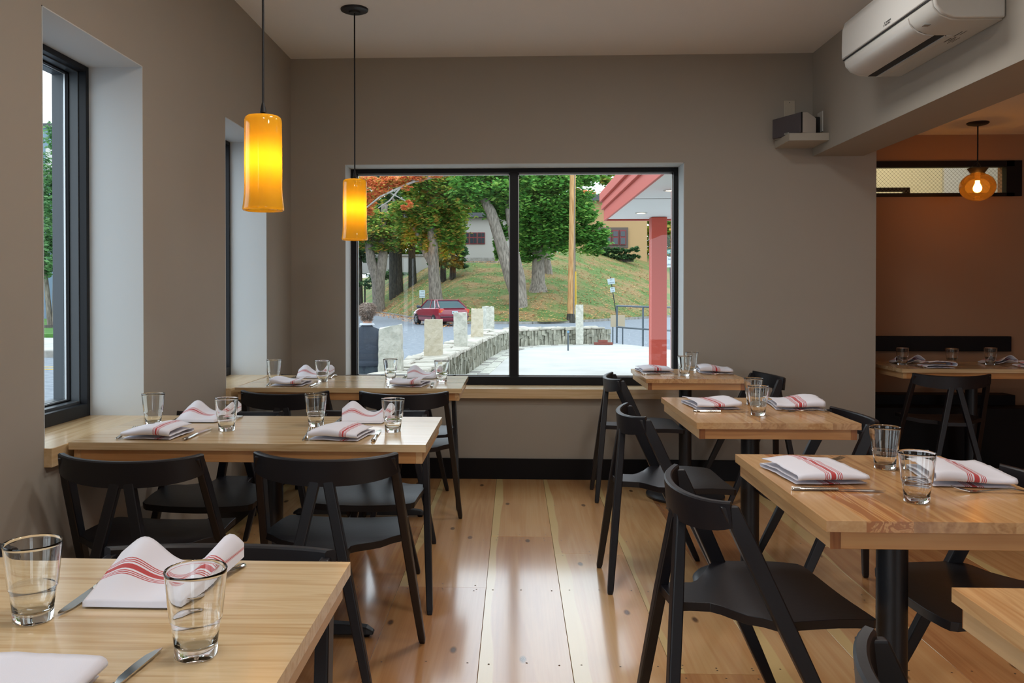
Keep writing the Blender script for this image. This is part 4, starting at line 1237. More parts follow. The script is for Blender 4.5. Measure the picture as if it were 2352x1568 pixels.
while i < len(s_pts) - 6:
    L = rnd.choice((2, 2, 3, 3, 4)) ; L = min(L, 5)
    a, b = s_pts[i], s_pts[i + L]; d = (b - a).normalized(); n = Vector((-d.y, d.x)); c = (a + b) / 2
    z = 0.0
    for hh in rnd.choice(((0.37,), (rnd.uniform(0.14, 0.24), 0.37), (rnd.uniform(0.09, 0.14), rnd.uniform(0.20, 0.27), 0.37), (rnd.uniform(0.16, 0.22), rnd.uniform(0.26, 0.3), 0.37))):
        z1 = min(0.36, hh)
        rough_block(face, c + n * rnd.uniform(0.02, 0.07), d, n, (b - a).length * 0.95, 0.10, z, z1 - 0.005, 0.006, rnd, rnd.uniform(-0.12, 0.12)); z = z1
    i += L
tag(face.build('upright_stones', M['drystone'], dw), kind='stuff')
caps = resample(wall_in, 0.36)
for a, b in zip(caps[:-1], caps[1:]):
    d = (b - a).normalized(); n = Vector((-d.y, d.x)); c = (a + b) / 2
    cuts = [0.0, rnd.uniform(0.24, 0.4), TH + 0.04]
    for w0, w1 in zip(cuts[:-1], cuts[1:]):
        mb = MB(); rough_block(mb, c + n * ((w0 + w1) / 2 - 0.03), d, n, 0.345 * rnd.uniform(0.9, 1), (w1 - w0) * 0.96, HW, HW + rnd.uniform(0.04, 0.075), 0.016, rnd)
        mb.build('cap_stone', M['cap'], dw, bevel=0.012, seg=1)

# granite posts standing in the wall
def granite_post(name, x, y, w, d, z0, z1, mat, label, seed, tilt=0.0, slope=0.0, group='rough granite posts in the stone wall', rz=0.0):
    mb = MB(); r = random.Random(seed); nz_ = 12; k = 5; rings = []
    for j in range(nz_ + 1):
        t = j / nz_; ring = []
        side = [(-1 + 2 * i / k, -1) for i in range(k)] + [(1, -1 + 2 * i / k) for i in range(k)] + [(1 - 2 * i / k, 1) for i in range(k)] + [(-1, 1 - 2 * i / k) for i in range(k)]
        for (a, b) in side:
            q = Vector((a * w / 2 * (1 - 0.05 * t), b * d / 2, z0 + (z1 - z0) * t))
            nn = noise.noise(Vector((q.x * 14 + seed, q.y * 14, q.z * 14))) * 0.011
            top = (slope * a * 0.5 + 0.02 * noise.noise(Vector((a * 3, b * 3, seed)))) * (t > 0.99)
            ring.append((q.x * (1 + nn / w * 1.5) + tilt * t * (z1 - z0), q.y * (1 + nn / d * 1.5), q.z + top))
        rings.append(ring)
    mb.loft(rings)
    o = mb.build(name, mat, smooth=True, angle=35)
    o.location = (x, y, 0); o.rotation_euler = (0, 0, rz)
    tag(o, label, 'post', group)
granite_post('granite_post', at(898, 9.0), 9.0, 0.245, 0.20, 0.30, 0.880, M['granite'], 'nearest rough granite post with a slanting top, beside the person outside', 1, slope=0.05)
granite_post('granite_post', at(996, 11.0), 11.0, 0.235, 0.2, 0.30, 0.895, M['granite_tan'], 'tan granite post with a broken shoulder, second in the wall', 2)
granite_post('granite_post', at(1059, 13.0), 13.0, 0.205, 0.2, 0.30, 0.935, M['granite'], 'grey granite post, third in the wall, just in front of the red car', 3, tilt=-0.02)
granite_post('granite_post', at(1096, 15.6), 15.6, 0.225, 0.22, 0.20, 0.945, M['granite_tan'], 'tan granite post, fourth in the wall', 4)
granite_post('granite_post', at(1121, 19.6), 19.6, 0.21, 0.24, 0.20, 0.925, M['granite'], 'pale granite post, last of the cluster left of the mullion', 5, rz=0.5)
granite_post('granite_post', at(1331, 20.25), 20.25, 0.18, 0.16, 0.0, 0.955, M['granite'], 'slim granite post standing alone in the straight part of the stone wall', 6)

# metal post with blue cap, railing, board, brick scrap
o = MB().tube([(0, 0, 0), (0, 0, 0.40)], 0.017, 10).build('marker_post', M['steel_paint'], smooth=True); o.location = (at(1305, 18.1), 18.1, 0)
tag(o, 'short thin post with a blue cap standing on the white patio', 'post')
MB().tube([(0, 0, 0.385), (0, 0, 0.43)], 0.024, 10).build('blue_cap', M['blue_post'], o, smooth=True)
root = empty('railing', (2.53, 20.9, 0)); tag(root, 'grey tubular metal railing at the patio edge beside the red column', 'railing')
rail_pts = [(0, 0), (0.46, -1.2), (1.35, -2.6), (2.4, -4.0)]
for k, (x, y) in enumerate(rail_pts):
    MB().tube([(x, y, 0 if k < 2 else -0.1), (x, y, 0.92)], 0.024, 10).build('post', M['steel_paint'], root, smooth=True)
MB().tube([(x, y, 0.92) for x, y in rail_pts], 0.024, 10).build('top_rail', M['steel_paint'], root, smooth=True)
MB().tube([(x, y, 0.40) for x, y in rail_pts], 0.022, 10).build('middle_rail', M['steel_paint'], root, smooth=True)
o = MB().box(-0.18, 0.18, -0.01, 0.01, 0, 0.30).build('beige_board', M['card']); o.location = (at(1419, 21.4), 21.4, 0.38 - 0.0)
MB().box(-0.14, -0.11, -0.008, 0.008, -0.88, 0.0).build('stake', M['steel_paint'], o)
MB().box(0.11, 0.14, -0.008, 0.008, -0.88, 0.0).build('stake', M['steel_paint'], o)
tag(o, 'small blank beige board beside the railing', 'board')
o = MB().box(-0.22, 0.22, -0.05, 0.05, 0, 0.06).build('brick_pile', M['brick'], bevel=0.004); o.location = (at(1386, 20.2), 20.2, 0.0)
tag(o, 'reddish bricks lying at the end of the stone wall', 'bricks')
MB().box(-0.12, 0.10, -0.04, 0.05, 0.062, 0.115).build('brick', M['brick'], o, bevel=0.004)

# red canopy and columns
root = empty('canopy', (1.34, 12.4, 0)); tag(root, 'coral red entrance canopy with a stepped edge board and grey soffit', 'canopy')
z = 2.345
MB().box(0.02, 0.78, -6.4, -3.9, z, z + 0.05).box(0.02, 3.6, -3.9, 0.20, z, z + 0.05).build('soffit', M['soffit'], root)
for k, (dx, z0, z1) in enumerate(((0.0, -0.02, 0.15), (-0.035, 0.15, 0.215), (-0.02, 0.215, 0.27), (-0.06, 0.27, 0.40))):
    MB().box(dx, 0.03, -6.4, 0.32 - dx, z + z0, z + z1).build('edge_board', M['red'], root, bevel=0.003)
    MB().box(0.03, 3.6, 0.24 , 0.32 - dx, z + z0, z + z1).build('edge_board', M['red'], root, bevel=0.003)
MB().box(0.03, 0.78, -6.4, -3.9, z + 0.05, z + 0.42).box(0.03, 3.6, -3.9, 0.2, z + 0.05, z + 0.42).build('deck', M['soffit'], root)
MB().box(0.02, 3.6, -2.52, -2.50, z - 0.003, z).build('panel_joint', M['dark_slot'], root)
mbl = simple('soffit_lamp', (1, 1, 1), 0.5, emis=(1.0, 0.86, 0.6, 1), estr=4.0)
for (x, y) in ((0.40, -0.75), (0.34, -3.3)):
    MB().lathe([(0.085, 0.0), (0.085, -0.006), (0.065, -0.008), (0.062, -0.002)], (x, y, z), 24).build('downlight_ring', M['white_paint'], root, smooth=True)
    MB().lathe([(0.0, -0.003), (0.062, -0.003)], (x, y, z), 24).build('downlight', mbl, root)
root2 = empty('red_column', (2.09, 12.35, 0)); tag(root2, 'broad coral red square column holding up the canopy', 'column')
MB().box(-0.112, 0.112, -0.11, 0.11, 0, 2.34).build('shaft', M['red'], root2, bevel=0.006)
MB().box(-0.15, 0.15, -0.15, 0.15, -0.002, 0.012).build('base_plate', M['red'], root2)
root2 = empty('red_column', (at(1549, 9.0) + 0.09, 9.0, 0)); tag(root2, 'second red column seen as a thin strip at the window\'s right edge', 'column')
MB().box(-0.11, 0.11, -0.11, 0.11, 0, 2.34).build('shaft', M['red'], root2, bevel=0.006)
MB().box(-0.15, 0.15, -0.15, 0.15, -0.002, 0.012).build('base_plate', M['red'], root2)

# utility pole, guy guard
px_ = at(1311, 49)
root = empty('utility_pole', (px_, 49, hill(px_, 49) - 0.1)); tag(root, 'tall bare wooden utility pole at the foot of the bank', 'pole')
MB().tube([(0, 0, 0), (0.06, 0, 4), (0.14, 0, 11.5)], [0.215, 0.19, 0.16], 16).build('shaft', M['pole'], root, smooth=True)
MB().tube([(0, 0, 0), (0, 0, 0.5)], [0.30, 0.218], 12).build('butt', M['bark_dark'], root, smooth=True)
MB().tube([(0.16, -0.14, 0.3), (0.2, -0.12, 11.0)], 0.03, 6).build('conduit', M['steel_paint'], root)
gx = at(1323, 51)
o = MB().tube([(0, 0, 0), (-0.02, 0, 2.6)], 0.045, 8).build('guy_guard', M['yellow'], smooth=True); o.location = (gx, 51, hill(gx, 51))
MB().tube([(-0.02, 0, 2.6), (-0.30, -1.8, 11.2)], 0.014, 6).build('guy_wire', M['steel_paint'], o)
tag(o, 'yellow plastic guard on the guy wire beside the utility pole', 'guy wire')

# signs
def sign_post(px, Y, top_px, h, label, plates, name='street_sign', r=0.03, gx=None):
    x = at(px, Y); x2 = at(top_px, Y); zb = hill(x, Y)
    root = empty(name, (x, Y, zb)); tag(root, label, 'sign')
    MB().tube([(0, 0, 0), (x2 - x, 0, h)], r, 8).build('post', simple('sign_post_paint', od(46, 60, 54), 0.6), root)
    lean = (x2 - x) / h
    for (zc, w, hh, mat, lines, sz) in plates:
        cx = lean * zc
        p = MB().box(-w / 2, w / 2, -0.06, -0.04, -hh / 2, hh / 2).build('plate', mat, root, bevel=0.004)
        p.location = (cx, 0, zc); p.rotation_euler = (0, math.atan(lean), 0)
        for i, ln in enumerate(lines):
            text(ln, sz, (0, -0.064, hh / 2 - (i + 0.5) * hh / len(lines)), M['sign_ink'] if mat is not M['sign_green'] else M['white_paint'], p)
sign_post(970, 53, 970, 1.75, 'small white parking sign on a dark post left of the red car', [(1.55, 0.35, 0.48, M['sign_white'], ['ONE', 'HOUR', 'PARKING'], 0.10)])
sign_post(1417, 54, 1402, 2.60, 'leaning dark post with two white plates on the grassy bank', [(2.32, 0.46, 0.36, M['sign_white'], ['NO', 'PARKING'], 0.10), (1.78, 0.30, 0.32, M['sign_white'], ['ANY', 'TIME'], 0.08)])
sign_post(1542, 46, 1538, 4.0, 'green street name sign over a white parking sign, behind the red column', [(3.87, 0.95, 0.22, M['sign_green'], ['LINDEN'], 0.20), (3.30, 0.42, 0.58, M['sign_white'], ['NO', 'PARKING'], 0.14)])

# ------------------------------------------------------------------ buildings on the bank
def part_box(root, name, x0, x1, y0, y1, z0, z1, mat):
    l = root.location
    return MB().box(x0 - l.x, x1 - l.x, y0 - l.y, y1 - l.y, z0 - l.z, z1 - l.z).build(name, mat, root)
def zat(py, Y):
    return CAM_Z + (675 - py) * Y / 1925.78
Y = 72
root = empty('white_house', (at(1085, Y), Y, 3.4)); tag(root, 'white single-storey building with maroon window frames behind the trees', 'building')
part_box(root, 'wall', at(1035, Y), at(1185, Y), Y, Y + 8, 3.0, zat(500, Y), M['house_white'])
part_box(root, 'roof', at(1030, Y), at(1190, Y), Y - 0.6, Y + 8.6, zat(502, Y), zat(492, Y), M['roof_grey'])
part_box(root, 'foundation', at(1035, Y), at(1185, Y), Y - 0.1, Y, 3.0, zat(594, Y), M['kerb'])
for k in range(3):
    xa, xb = at(1061 + 18 * k, Y), at(1078 + 18 * k, Y)
    w = part_box(root, 'window', xa, xb, Y - 0.08, Y - 0.02, zat(563, Y), zat(536, Y), M['maroon'])
    for q in range(2):
        a = xa + (xb - xa) * (0.08 + 0.46 * q); b = a + (xb - xa) * 0.38
        l = root.location
        MB().box(a - l.x, b - l.x, -0.12, -0.09, zat(561, Y) - l.z, zat(549, Y) - l.z).box(a - l.x, b - l.x, -0.12, -0.09, zat(546, Y) - l.z, zat(538, Y) - l.z).build('pane', M['house_glass'], w)
Y = 84
root = empty('garden_wall', (at(930, Y), Y, 3.4)); tag(root, 'long white wall behind the trees at the left of the picture window', 'wall')
part_box(root, 'wall', at(800, Y), at(1036, Y), Y, Y + 0.4, 3.2, zat(590, Y), M['house_white'])
part_box(root, 'coping', at(800, Y), at(1036, Y), Y - 0.1, Y + 0.5, zat(590, Y), zat(586, Y), M['kerb'])
Y = 84
root = empty('tan_house', (at(1400, Y), Y, 4.8)); tag(root, 'tan building with a maroon-framed window behind the clipped hedge', 'building')
part_box(root, 'wall', at(1322, Y), at(1486, Y), Y, Y + 8, 4.0, zat(462, Y), M['house_tan'])
part_box(root, 'roof', at(1316, Y), at(1492, Y), Y - 0.8, Y + 8.8, zat(466, Y), zat(452, Y), M['roof_grey'])
part_box(root, 'window_bay', at(1372, Y), at(1442, Y), Y - 0.2, Y, zat(572, Y), zat(526, Y), simple('bay_brown', od(110, 96, 88), 0.8))
for k in range(3):
    xa, xb = at(1388 + 17 * k, Y), at(1403 + 17 * k, Y)
    w = part_box(root, 'window', xa, xb, Y - 0.3, Y - 0.22, zat(566, Y), zat(532, Y), M['maroon'])
    l = root.location
    MB().box(xa + 0.1 - l.x, xb - 0.1 - l.x, -0.36, -0.31, zat(564, Y) - l.z, zat(550, Y) - l.z).box(xa + 0.1 - l.x, xb - 0.1 - l.x, -0.36, -0.31, zat(546, Y) - l.z, zat(535, Y) - l.z).build('pane', M['house_glass'], w)
# brick building seen through the near tall window
root = empty('brick_building', (-24, 46, 0)); tag(root, 'red brick building with a white louvred vent, seen through the near tall window', 'building')
part_box(root, 'wall', -25.65, -14, 46, 58, -0.5, 11.55, M['brick'])
part_box(root, 'parapet', -25.75, -13.9, 45.9, 58.1, 11.55, 11.75, simple('parapet', od(120, 96, 110), 0.7))
v = part_box(root, 'vent_frame', -25.3, -22.5, 45.92, 45.99, 10.9, 11.45, M['white_paint'])
for k in range(3): MB().box(-1.25 + 0.0, 1.45, -0.10, -0.082, 11.0 + 0.16 * k, 11.07 + 0.16 * k).build('louvre', M['dark_slot'], v)
for (a, b, z0, z1) in ((-25.0, -23.4, 1.2, 3.4), (-22.5, -20.9, 1.2, 3.4)):
    w = part_box(root, 'window', a, b, 45.93, 45.99, z0, z1, M['white_paint'])
    MB().box(a + 24 + 0.12, b + 24 - 0.12, -0.10, -0.072, z0 + 0.12, z1 - 0.12).build('pane', M['house_glass'], w)
root = empty('grey_building', (-32, 53, 0)); tag(root, 'pale blue-grey building behind the brick one, left edge of the tall window', 'building')
part_box(root, 'wall', -40, -25.8, 53, 62, -0.5, 11.9, simple('blue_grey_render', od(140, 168, 188), 0.7))
part_box(root, 'roof_edge', -40.2, -25.7, 52.8, 62, 11.9, 12.15, M['roof_grey'])
part_box(root, 'window', -30.2, -28.9, 52.9, 52.98, 8.5, 10.6, M['white_paint'])
struct(MB().box(-60, -10.5, 28.8, 46, ROAD, -0.20).build('lawn', M['lawn_green']), 'green lawn seen through the near tall window', 'lawn')
pav = empty('sidewalk', (-20, 25, ROAD)); struct(pav, 'pale concrete sidewalk seen through the near tall window', 'sidewalk')
for k in range(16): MB().box(-12 + 1.6 * k, -12 + 1.6 * k + 1.57, -2.5, 3.78, 0, 0.17).build('slab', M['concrete'], pav)
MB().box(-12, 13.6, -2.9, -2.52, 0, 0.17).build('kerb_strip', M['kerb'], pav)
for k, y in enumerate((18.6, 19.2)): struct(MB().box(-30, -6, y, y + 0.12, ROAD, ROAD + 0.006).build('road_marking', M['yellow']), 'yellow line painted on the street, seen through the near tall window', 'road marking')

# ------------------------------------------------------------------ trees
def leaves(mb, blobs, size, rnd, flat=0.5):
    V_, F_ = mb.v, mb.f
    for (cx, cy, cz, rx, ry, rz, n) in blobs:
        # clumps inside the blob give it a lumpy outline
        cl = []
        for _ in range(max(6, n // 90)):
            a = rnd.uniform(0, 2 * PI); b = math.acos(rnd.uniform(-1, 1)); r = rnd.uniform(0.45, 1.0)
            cl.append((cx + rx * r * math.sin(b) * math.cos(a), cy + ry * r * math.sin(b) * math.sin(a), cz + rz * r * math.cos(b)))
        for _ in range(n):
            c = cl[int(rnd.random() * len(cl))]
            x = c[0] + rnd.gauss(0, rx * 0.17); y = c[1] + rnd.gauss(0, ry * 0.17); z = c[2] + rnd.gauss(0, rz * 0.13)
            s = size * rnd.uniform(0.6, 1.3)
            a = rnd.uniform(0, 2 * PI); ca, sa = math.cos(a) * s, math.sin(a) * s; t = rnd.uniform(-1, 1) * s * flat; t2 = rnd.uniform(-1, 1) * s * flat
            k = len(V_)
            V_.append((x + ca, y + sa, z + t)); V_.append((x - sa * .6, y + ca * .6, z + t2)); V_.append((x - ca, y - sa, z - t)); V_.append((x + sa * .6, y - ca * .6, z - t2))
            F_.append((k, k + 1, k + 2, k + 3))


def tree(name, px, Y, trunks, blobs, mat, label, size=0.16, seed=1, bark='bark', z0=None, group=None):
    """trunks: lists of (dx px, z, r) points; blobs: (px, py, dY, rx, rz, n) in metres"""
    rnd = random.Random(seed)
    x = at(px, Y); zb = hill(x, Y) if z0 is None else z0
    root = empty(name, (x, Y, zb)); tag(root, label, 'tree', group)
    for pts in trunks:
        path = [(at(p, Y) - x, dy, zz - zb) for (p, dy, zz, r) in pts]
        MB().tube(path, [q[3] for q in pts], 14).build('trunk' if pts[0][3] > 0.15 else 'branch', M[bark] if pts[0][3] > 0.15 else M['bark_pale'], root, smooth=True)
    mb = MB()
    leaves(mb, [(at(p, Y) - x, d, zat(q, Y) - zb, rx, rx * 0.8, rz, n) for (p, q, d, rx, rz, n) in blobs], size, rnd)
    if mb.f: tag(mb.build('foliage', M[mat], root, fix=False), kind='stuff')
    return root


Y = 54
h1 = hill(at(1000, Y), Y)
r1 = tree('maple_tree', 1002, Y, [[(1003, 0, h1 - 0.3, 0.62), (1001, 0, h1 + 0.7, 0.44), (996, 0, zat(620, Y), 0.36), (993, 0, zat(540, Y), 0.32), (990, 0, zat(470, Y), 0.24), (985, 0, zat(400, Y), 0.16)],
     [(995, 0, zat(615, Y), 0.22), (975, 0, zat(580, Y), 0.18), (955, 0, zat(530, Y), 0.14), (925, 0, zat(490, Y), 0.12), (900, 0, zat(455, Y), 0.08)]],
     [(1010, 500, 0, 1.7, 1.7, 4200), (965, 545, 0.5, 1.3, 1.0, 1800), (935, 500, 0, 1.4, 1.1, 2000), (1035, 540, 0.6, 1.0, 1.6, 2000), (985, 430, 0, 2.0, 1.0, 3000), (1045, 450, 1, 1.4, 1.6, 2200)], 'mixed', 'green and yellow maple standing right behind the red car', seed=2)
Y = 51
h2 = hill(at(1192, Y), Y)
tree('leaning_tree', 1190, Y, [[(1193, 0, h2 - 0.3, 0.60), (1189, 0, h2 + 0.5, 0.42), (1172, 0, zat(640, Y), 0.38), (1150, 0, zat(560, Y), 0.36), (1128, 0, zat(490, Y), 0.32), (1112, 0, zat(460, Y), 0.26), (1100, 0, zat(390, Y), 0.2)],
     [(1198, 0.3, h2 - 0.2, 0.40), (1196, 0.3, zat(640, Y), 0.28), (1178, 0.3, zat(560, Y), 0.24), (1168, 0.3, zat(480, Y), 0.22), (1160, 0.3, zat(380, Y), 0.18)],
     [(1105, -0.5, zat(400, Y), 0.14), (1060, -0.8, zat(402, Y), 0.13), (1010, -1.2, zat(412, Y), 0.10), (960, -1.5, zat(425, Y), 0.08), (930, -1.8, zat(440, Y), 0.07), (885, -2.0, zat(462, Y), 0.05), (850, -2.0, zat(490, Y), 0.04)],
     [(930, -1.8, zat(440, Y), 0.06), (905, -1.8, zat(470, Y), 0.045), (880, -1.8, zat(486, Y), 0.035)], [(905, -1.8, zat(452, Y), 0.04), (940, -1.8, zat(470, Y), 0.03)],
     [(960, -1.5, zat(425, Y), 0.05), (920, -1.6, zat(410, Y), 0.04), (860, -1.7, zat(440, Y), 0.03)]],
     [(1120, 430, 0, 1.9, 1.2, 4200), (1150, 500, 0.6, 0.8, 1.3, 1300), (1145, 560, 1.2, 0.5, 1.2, 700), (1075, 440, 1, 1.0, 0.8, 1200), (1185, 430, 0, 1.0, 1.4, 1500)], 'green', 'leaning grey tree with a long pale limb, partly behind the mullion', seed=3)
Y = 49.5
tree('orange_maple', 860, Y, [], [(865, 425, 0, 1.1, 0.75, 2000), (915, 415, 0, 1.1, 0.5, 1500), (845, 465, 0.5, 0.7, 0.7, 900), (960, 405, 0, 0.9, 0.35, 900), (935, 470, 0.5, 0.4, 0.35, 260), (1010, 400, 0, 0.8, 0.25, 500)], 'orange', 'spray of bright orange maple foliage at the top left of the picture window', size=0.12, seed=4)
Y = 55.5
h3 = hill(at(1236, Y), Y)
tree('green_maple', 1236, Y, [[(1236, 0, h3 - 0.3, 0.72), (1236, 0, h3 + 0.5, 0.46), (1236, 0, zat(610, Y), 0.40), (1237, 0, zat(520, Y), 0.3), (1240, 0, zat(420, Y), 0.2)]],
     [(1245, 520, 0, 1.9, 1.9, 7000), (1290, 460, 0, 2.2, 1.9, 6000), (1225, 440, 0, 1.8, 1.6, 4500), (1335, 560, 0, 1.5, 1.0, 3200), (1370, 545, 0, 0.9, 0.8, 1500), (1215, 575, 0, 0.9, 0.8, 1500), (1330, 500, 0.5, 1.3, 0.9, 2400), (1320, 410, 0, 1.6, 0.9, 2200)], 'green', 'dense bright green maple between the mullion and the utility pole', seed=5)
Y = 62
tree('slim_tree', 1258, Y, [[(1258, 0, hill(at(1258, Y), Y) - 0.2, 0.40), (1256, 0, zat(600, Y), 0.28), (1250, 0, zat(480, Y), 0.2)]], [(1262, 500, 0, 1.5, 1.8, 1800)], 'green2', 'slimmer tree trunk just behind the dense green maple', seed=6)
Y = 72
for k, (pts, lab) in enumerate((([(872, 0), (866, 645), (852, 600), (846, 545), (842, 480)], 'left trunk of the pair of grey trees, beside the window frame'), ([(868, 0), (872, 640), (880, 590), (878, 530), (884, 470)], 'right trunk of the pair of grey trees, beside the window frame'))):
    hz = hill(at(866, Y), Y)
    tree('grey_tree', 866 + 3 * k, Y, [[(p, 0.0, (hz - 0.3 if q == 0 else zat(q, Y)), 0.55 - 0.07 * i) for i, (p, q) in enumerate(pts)]], [(860 + 30 * k, 520, 0, 2.6, 1.5, 3000), (840 + 60 * k, 560, 0, 1.6, 0.8, 1200)], 'mixed', lab, seed=7 + k)
Y = 76
for k, (px, w) in enumerate(((905, 0.45), (918, 0.35), (948, 0.4))):
    tree('background_tree', px, Y, [[(px, 0, hill(at(px, Y), Y) - 0.2, w), (px - 2, 0, zat(580, Y), w * 0.8), (px + 4, 0, zat(500, Y), w * 0.6)]], [(px + 6, 540 - 8 * k, 0, 2.2, 1.4, 2600)], 'evergreen' if k == 1 else 'mixed', ['dark trunk of the background trees, left one', 'thin dark trunk in the middle of the background trees', 'dark trunk of the background trees, right one beside the maple'][k], bark='bark_dark', seed=12 + k)
Y = 62
def conifer(px, Y, base_py, top_py, half, label, seed):
    x = at(px, Y); zb = zat(base_py, Y); zt = zat(top_py, Y)
    root = empty('fir_tree', (x, Y, hill(x, Y))); tag(root, label, 'tree')
    l = root.location
    MB().tube([(0, 0, 0), (0, 0, zt - l.z)], [0.25, 0.05], 10).build('trunk', M['bark_dark'], root)
    rnd = random.Random(seed); mb = MB()
    bl = []
    for k in range(14):
        t = k / 13; r = half * (1 - t) ** 0.8 + 0.15
        for j in range(5):
            a = rnd.uniform(0, 2 * PI); bl.append((math.cos(a) * r * 0.6, math.sin(a) * r * 0.6, zb + (zt - zb) * t - l.z, r * 0.5, r * 0.5, 0.25, 150))
    leaves(mb, bl, 0.11, rnd, 0.9)
    tag(mb.build('foliage', M['evergreen'], root, fix=False), kind='stuff')
conifer(1040, 62, 612, 430, 1.1, 'dark fir tree right of the maple trunk', 20)
conifer(1018, 64, 608, 440, 1.0, 'second dark fir overlapping the maple trunk', 21)
conifer(828, 78, 600, 500, 1.6, 'dark fir at the left edge of the picture window', 22)
# wooded backdrop, tree by tree
rnd = random.Random(33)
bgs = [(835, 96, 'mixed'), (880, 92, 'evergreen'), (925, 95, 'green2'), (970, 93, 'green'), (1020, 96, 'mixed'), (1065, 90, 'green'), (1110, 94, 'orange'), (1155, 92, 'green2'), (1200, 96, 'green'), (1245, 93, 'evergreen'), (1290, 97, 'green2'), (1345, 98, 'orange'), (1385, 93, 'mixed'), (1430, 96, 'green'), (1475, 92, 'green2'), (1525, 94, 'green'), (1565, 90, 'mixed')]
labs = {'mixed': 'turning', 'evergreen': 'dark evergreen', 'green2': 'yellow-green', 'green': 'green', 'orange': 'orange'}
words = ['behind the window\'s left jamb', 'behind the grey pair of trees', 'above the white garden wall', 'behind the maple\'s crown', 'behind the firs', 'behind the white house, left end', 'above the white house roof', 'behind the leaning tree', 'behind the mullion\'s right side', 'behind the dense green maple', 'behind the utility pole', 'above the tan house, left end', 'above the tan house', 'above the clipped hedge', 'left of the red column', 'behind the red column', 'at the window\'s far right edge']
for (px, Y, mt), wd in zip(bgs, words):
    top = rnd.uniform(400, 430) if px not in (1345,) else 470
    low = [(px, 590, 0, 2.6, 1.4, 900)] if px < 1000 or px > 1480 else []
    tree('distant_tree', px, Y, [[(px, 0, 3.4, 0.4), (px, 0, zat(470, Y), 0.2)]], [(px, 545, 0, 2.5, 2.2, 1500), (px + rnd.uniform(-8, 8), 480, 0, 2.6, 2.2, 1700), (px + rnd.uniform(-10, 10), top, 0, 2.0, 1.6, 1200)] + low, mt, 'distant %s tree %s' % (labs[mt], wd), size=0.26, seed=int(px), bark='bark_dark', z0=3.5)
Y = 79
x = at(1418, Y); o_root = empty('hedge', (x, Y, hill(x, Y) - 0.2)); tag(o_root, 'low clipped dark hedge at the top of the bank in front of the tan house', 'hedge')
mb = MB(); leaves(mb, [(dx, 0, dz, 0.4, 0.6, 0.34, 420) for dx in [-1.8 + 0.3 * k for k in range(13)] for dz in (0.45, 1.05 + dx * 0.05)], 0.09, random.Random(9))
tag(mb.build('foliage', M['evergreen'], o_root, fix=False), kind='stuff')
MB().box(-1.5, 1.5, -0.1, 0.1, 0, 0.3).build('stems', M['bark_dark'], o_root)
for k, (px, py, Y, w, lab) in enumerate(((838, 655, 74, 1.2, 'dark shrub on the rough bank at the window frame'), (862, 640, 78, 1.3, 'dark shrub between the pair of grey trunks'), (895, 632, 80, 1.5, 'low shrub right of the pair of grey trunks'))):
    x = at(px, Y); zb = hill(x, Y); r_ = empty('shrub', (x, Y, zb)); tag(r_, lab, 'shrub')
    mb = MB(); leaves(mb, [(0, 0, zat(py, Y) - zb, w, w, 0.45, 1100)], 0.12, random.Random(70 + k))
    tag(mb.build('foliage', M['evergreen'], r_, fix=False), kind='stuff')
    MB().tube([(0, 0, 0), (0, 0, max(0.3, zat(py, Y) - zb))], 0.08, 6).build('stem', M['bark_dark'], r_)
# slender tree outside the near tall window
root = empty('multi_stem_tree', (-19.6, 35, -0.2)); tag(root, 'pale green multi-stemmed tree seen through the near tall window', 'tree')
for a in (-0.35, 0.0, 0.4):
    MB().tube([(a * 0.6, 0, 0), (a, 0, 1.6), (a * 1.8, 0, 4.5)], [0.13, 0.10, 0.05], 10).build('trunk', M['bark'], root, smooth=True)
mb = MB(); leaves(mb, [(0, 0, 4.6, 1.5, 1.3, 2.2, 5200), (0.2, 0, 7.0, 1.1, 1.0, 1.6, 2600), (-0.3, 0, 3.0, 1.2, 1.0, 0.9, 1400)], 0.10, random.Random(5))
tag(mb.build('foliage', M['birch'], root, fix=False), kind='stuff')
MB().lathe([(0.0, 0.08), (1.0, 0.05), (1.2, 0.0)], n=20).build('mulch_bed', M['bark_dark'], root)

# ------------------------------------------------------------------ the red car
root = empty('car', (at(1010, 45.6), 45.4, ROAD), rz=math.radians(27)); tag(root, 'small dark red hatchback parked at the kerb, seen from behind', 'car')
car_red = simple('car_paint', od(140, 36, 56, 0.8), 0.22, coat=0.6)
def rr(hw, zb, zt, y, r=0.12):
    pts = []
    for cx, cz, a0 in ((hw - r, zb + r, -PI / 2), (hw - r, zt - r, 0), (-hw + r, zt - r, PI / 2), (-hw + r, zb + r, PI)):
        for k in range(4):
            a = a0 + PI / 2 * k / 3
            pts.append((cx + r * math.cos(a), y, cz + r * math.sin(a)))
    return pts
MB().loft([rr(hw, zb, zt, y) for y, zb, zt, hw in ((-2.16, 0.44, 0.82, 0.72), (-2.08, 0.30, 0.93, 0.80), (-1.85, 0.24, 0.965, 0.835), (-1.2, 0.22, 0.96, 0.85), (0, 0.21, 0.94, 0.855), (0.95, 0.22, 0.92, 0.85), (1.5, 0.24, 0.84, 0.83), (1.95, 0.30, 0.73, 0.77), (2.14, 0.38, 0.62, 0.66))]).build('body', car_red, root, smooth=True, angle=50)
cab = [((-0.76, -1.92, 0.94), (0.76, -1.92, 0.94), (0.76, 1.02, 0.90), (-0.76, 1.02, 0.90)), ((-0.60, -1.12, 1.34), (0.60, -1.12, 1.34), (0.60, 0.22, 1.36), (-0.60, 0.22, 1.36))]
MB().loft([list(c) for c in cab]).build('windows', simple('car_glass', od(96, 116, 122), 0.05, spec=0.9), root, bevel=0.02)
MB().prism([(-0.63, -1.20), (0.63, -1.20), (0.62, 0.28), (-0.62, 0.28)], 1.335, 1.385, 'z').build('roof', car_red, root, bevel=0.02)
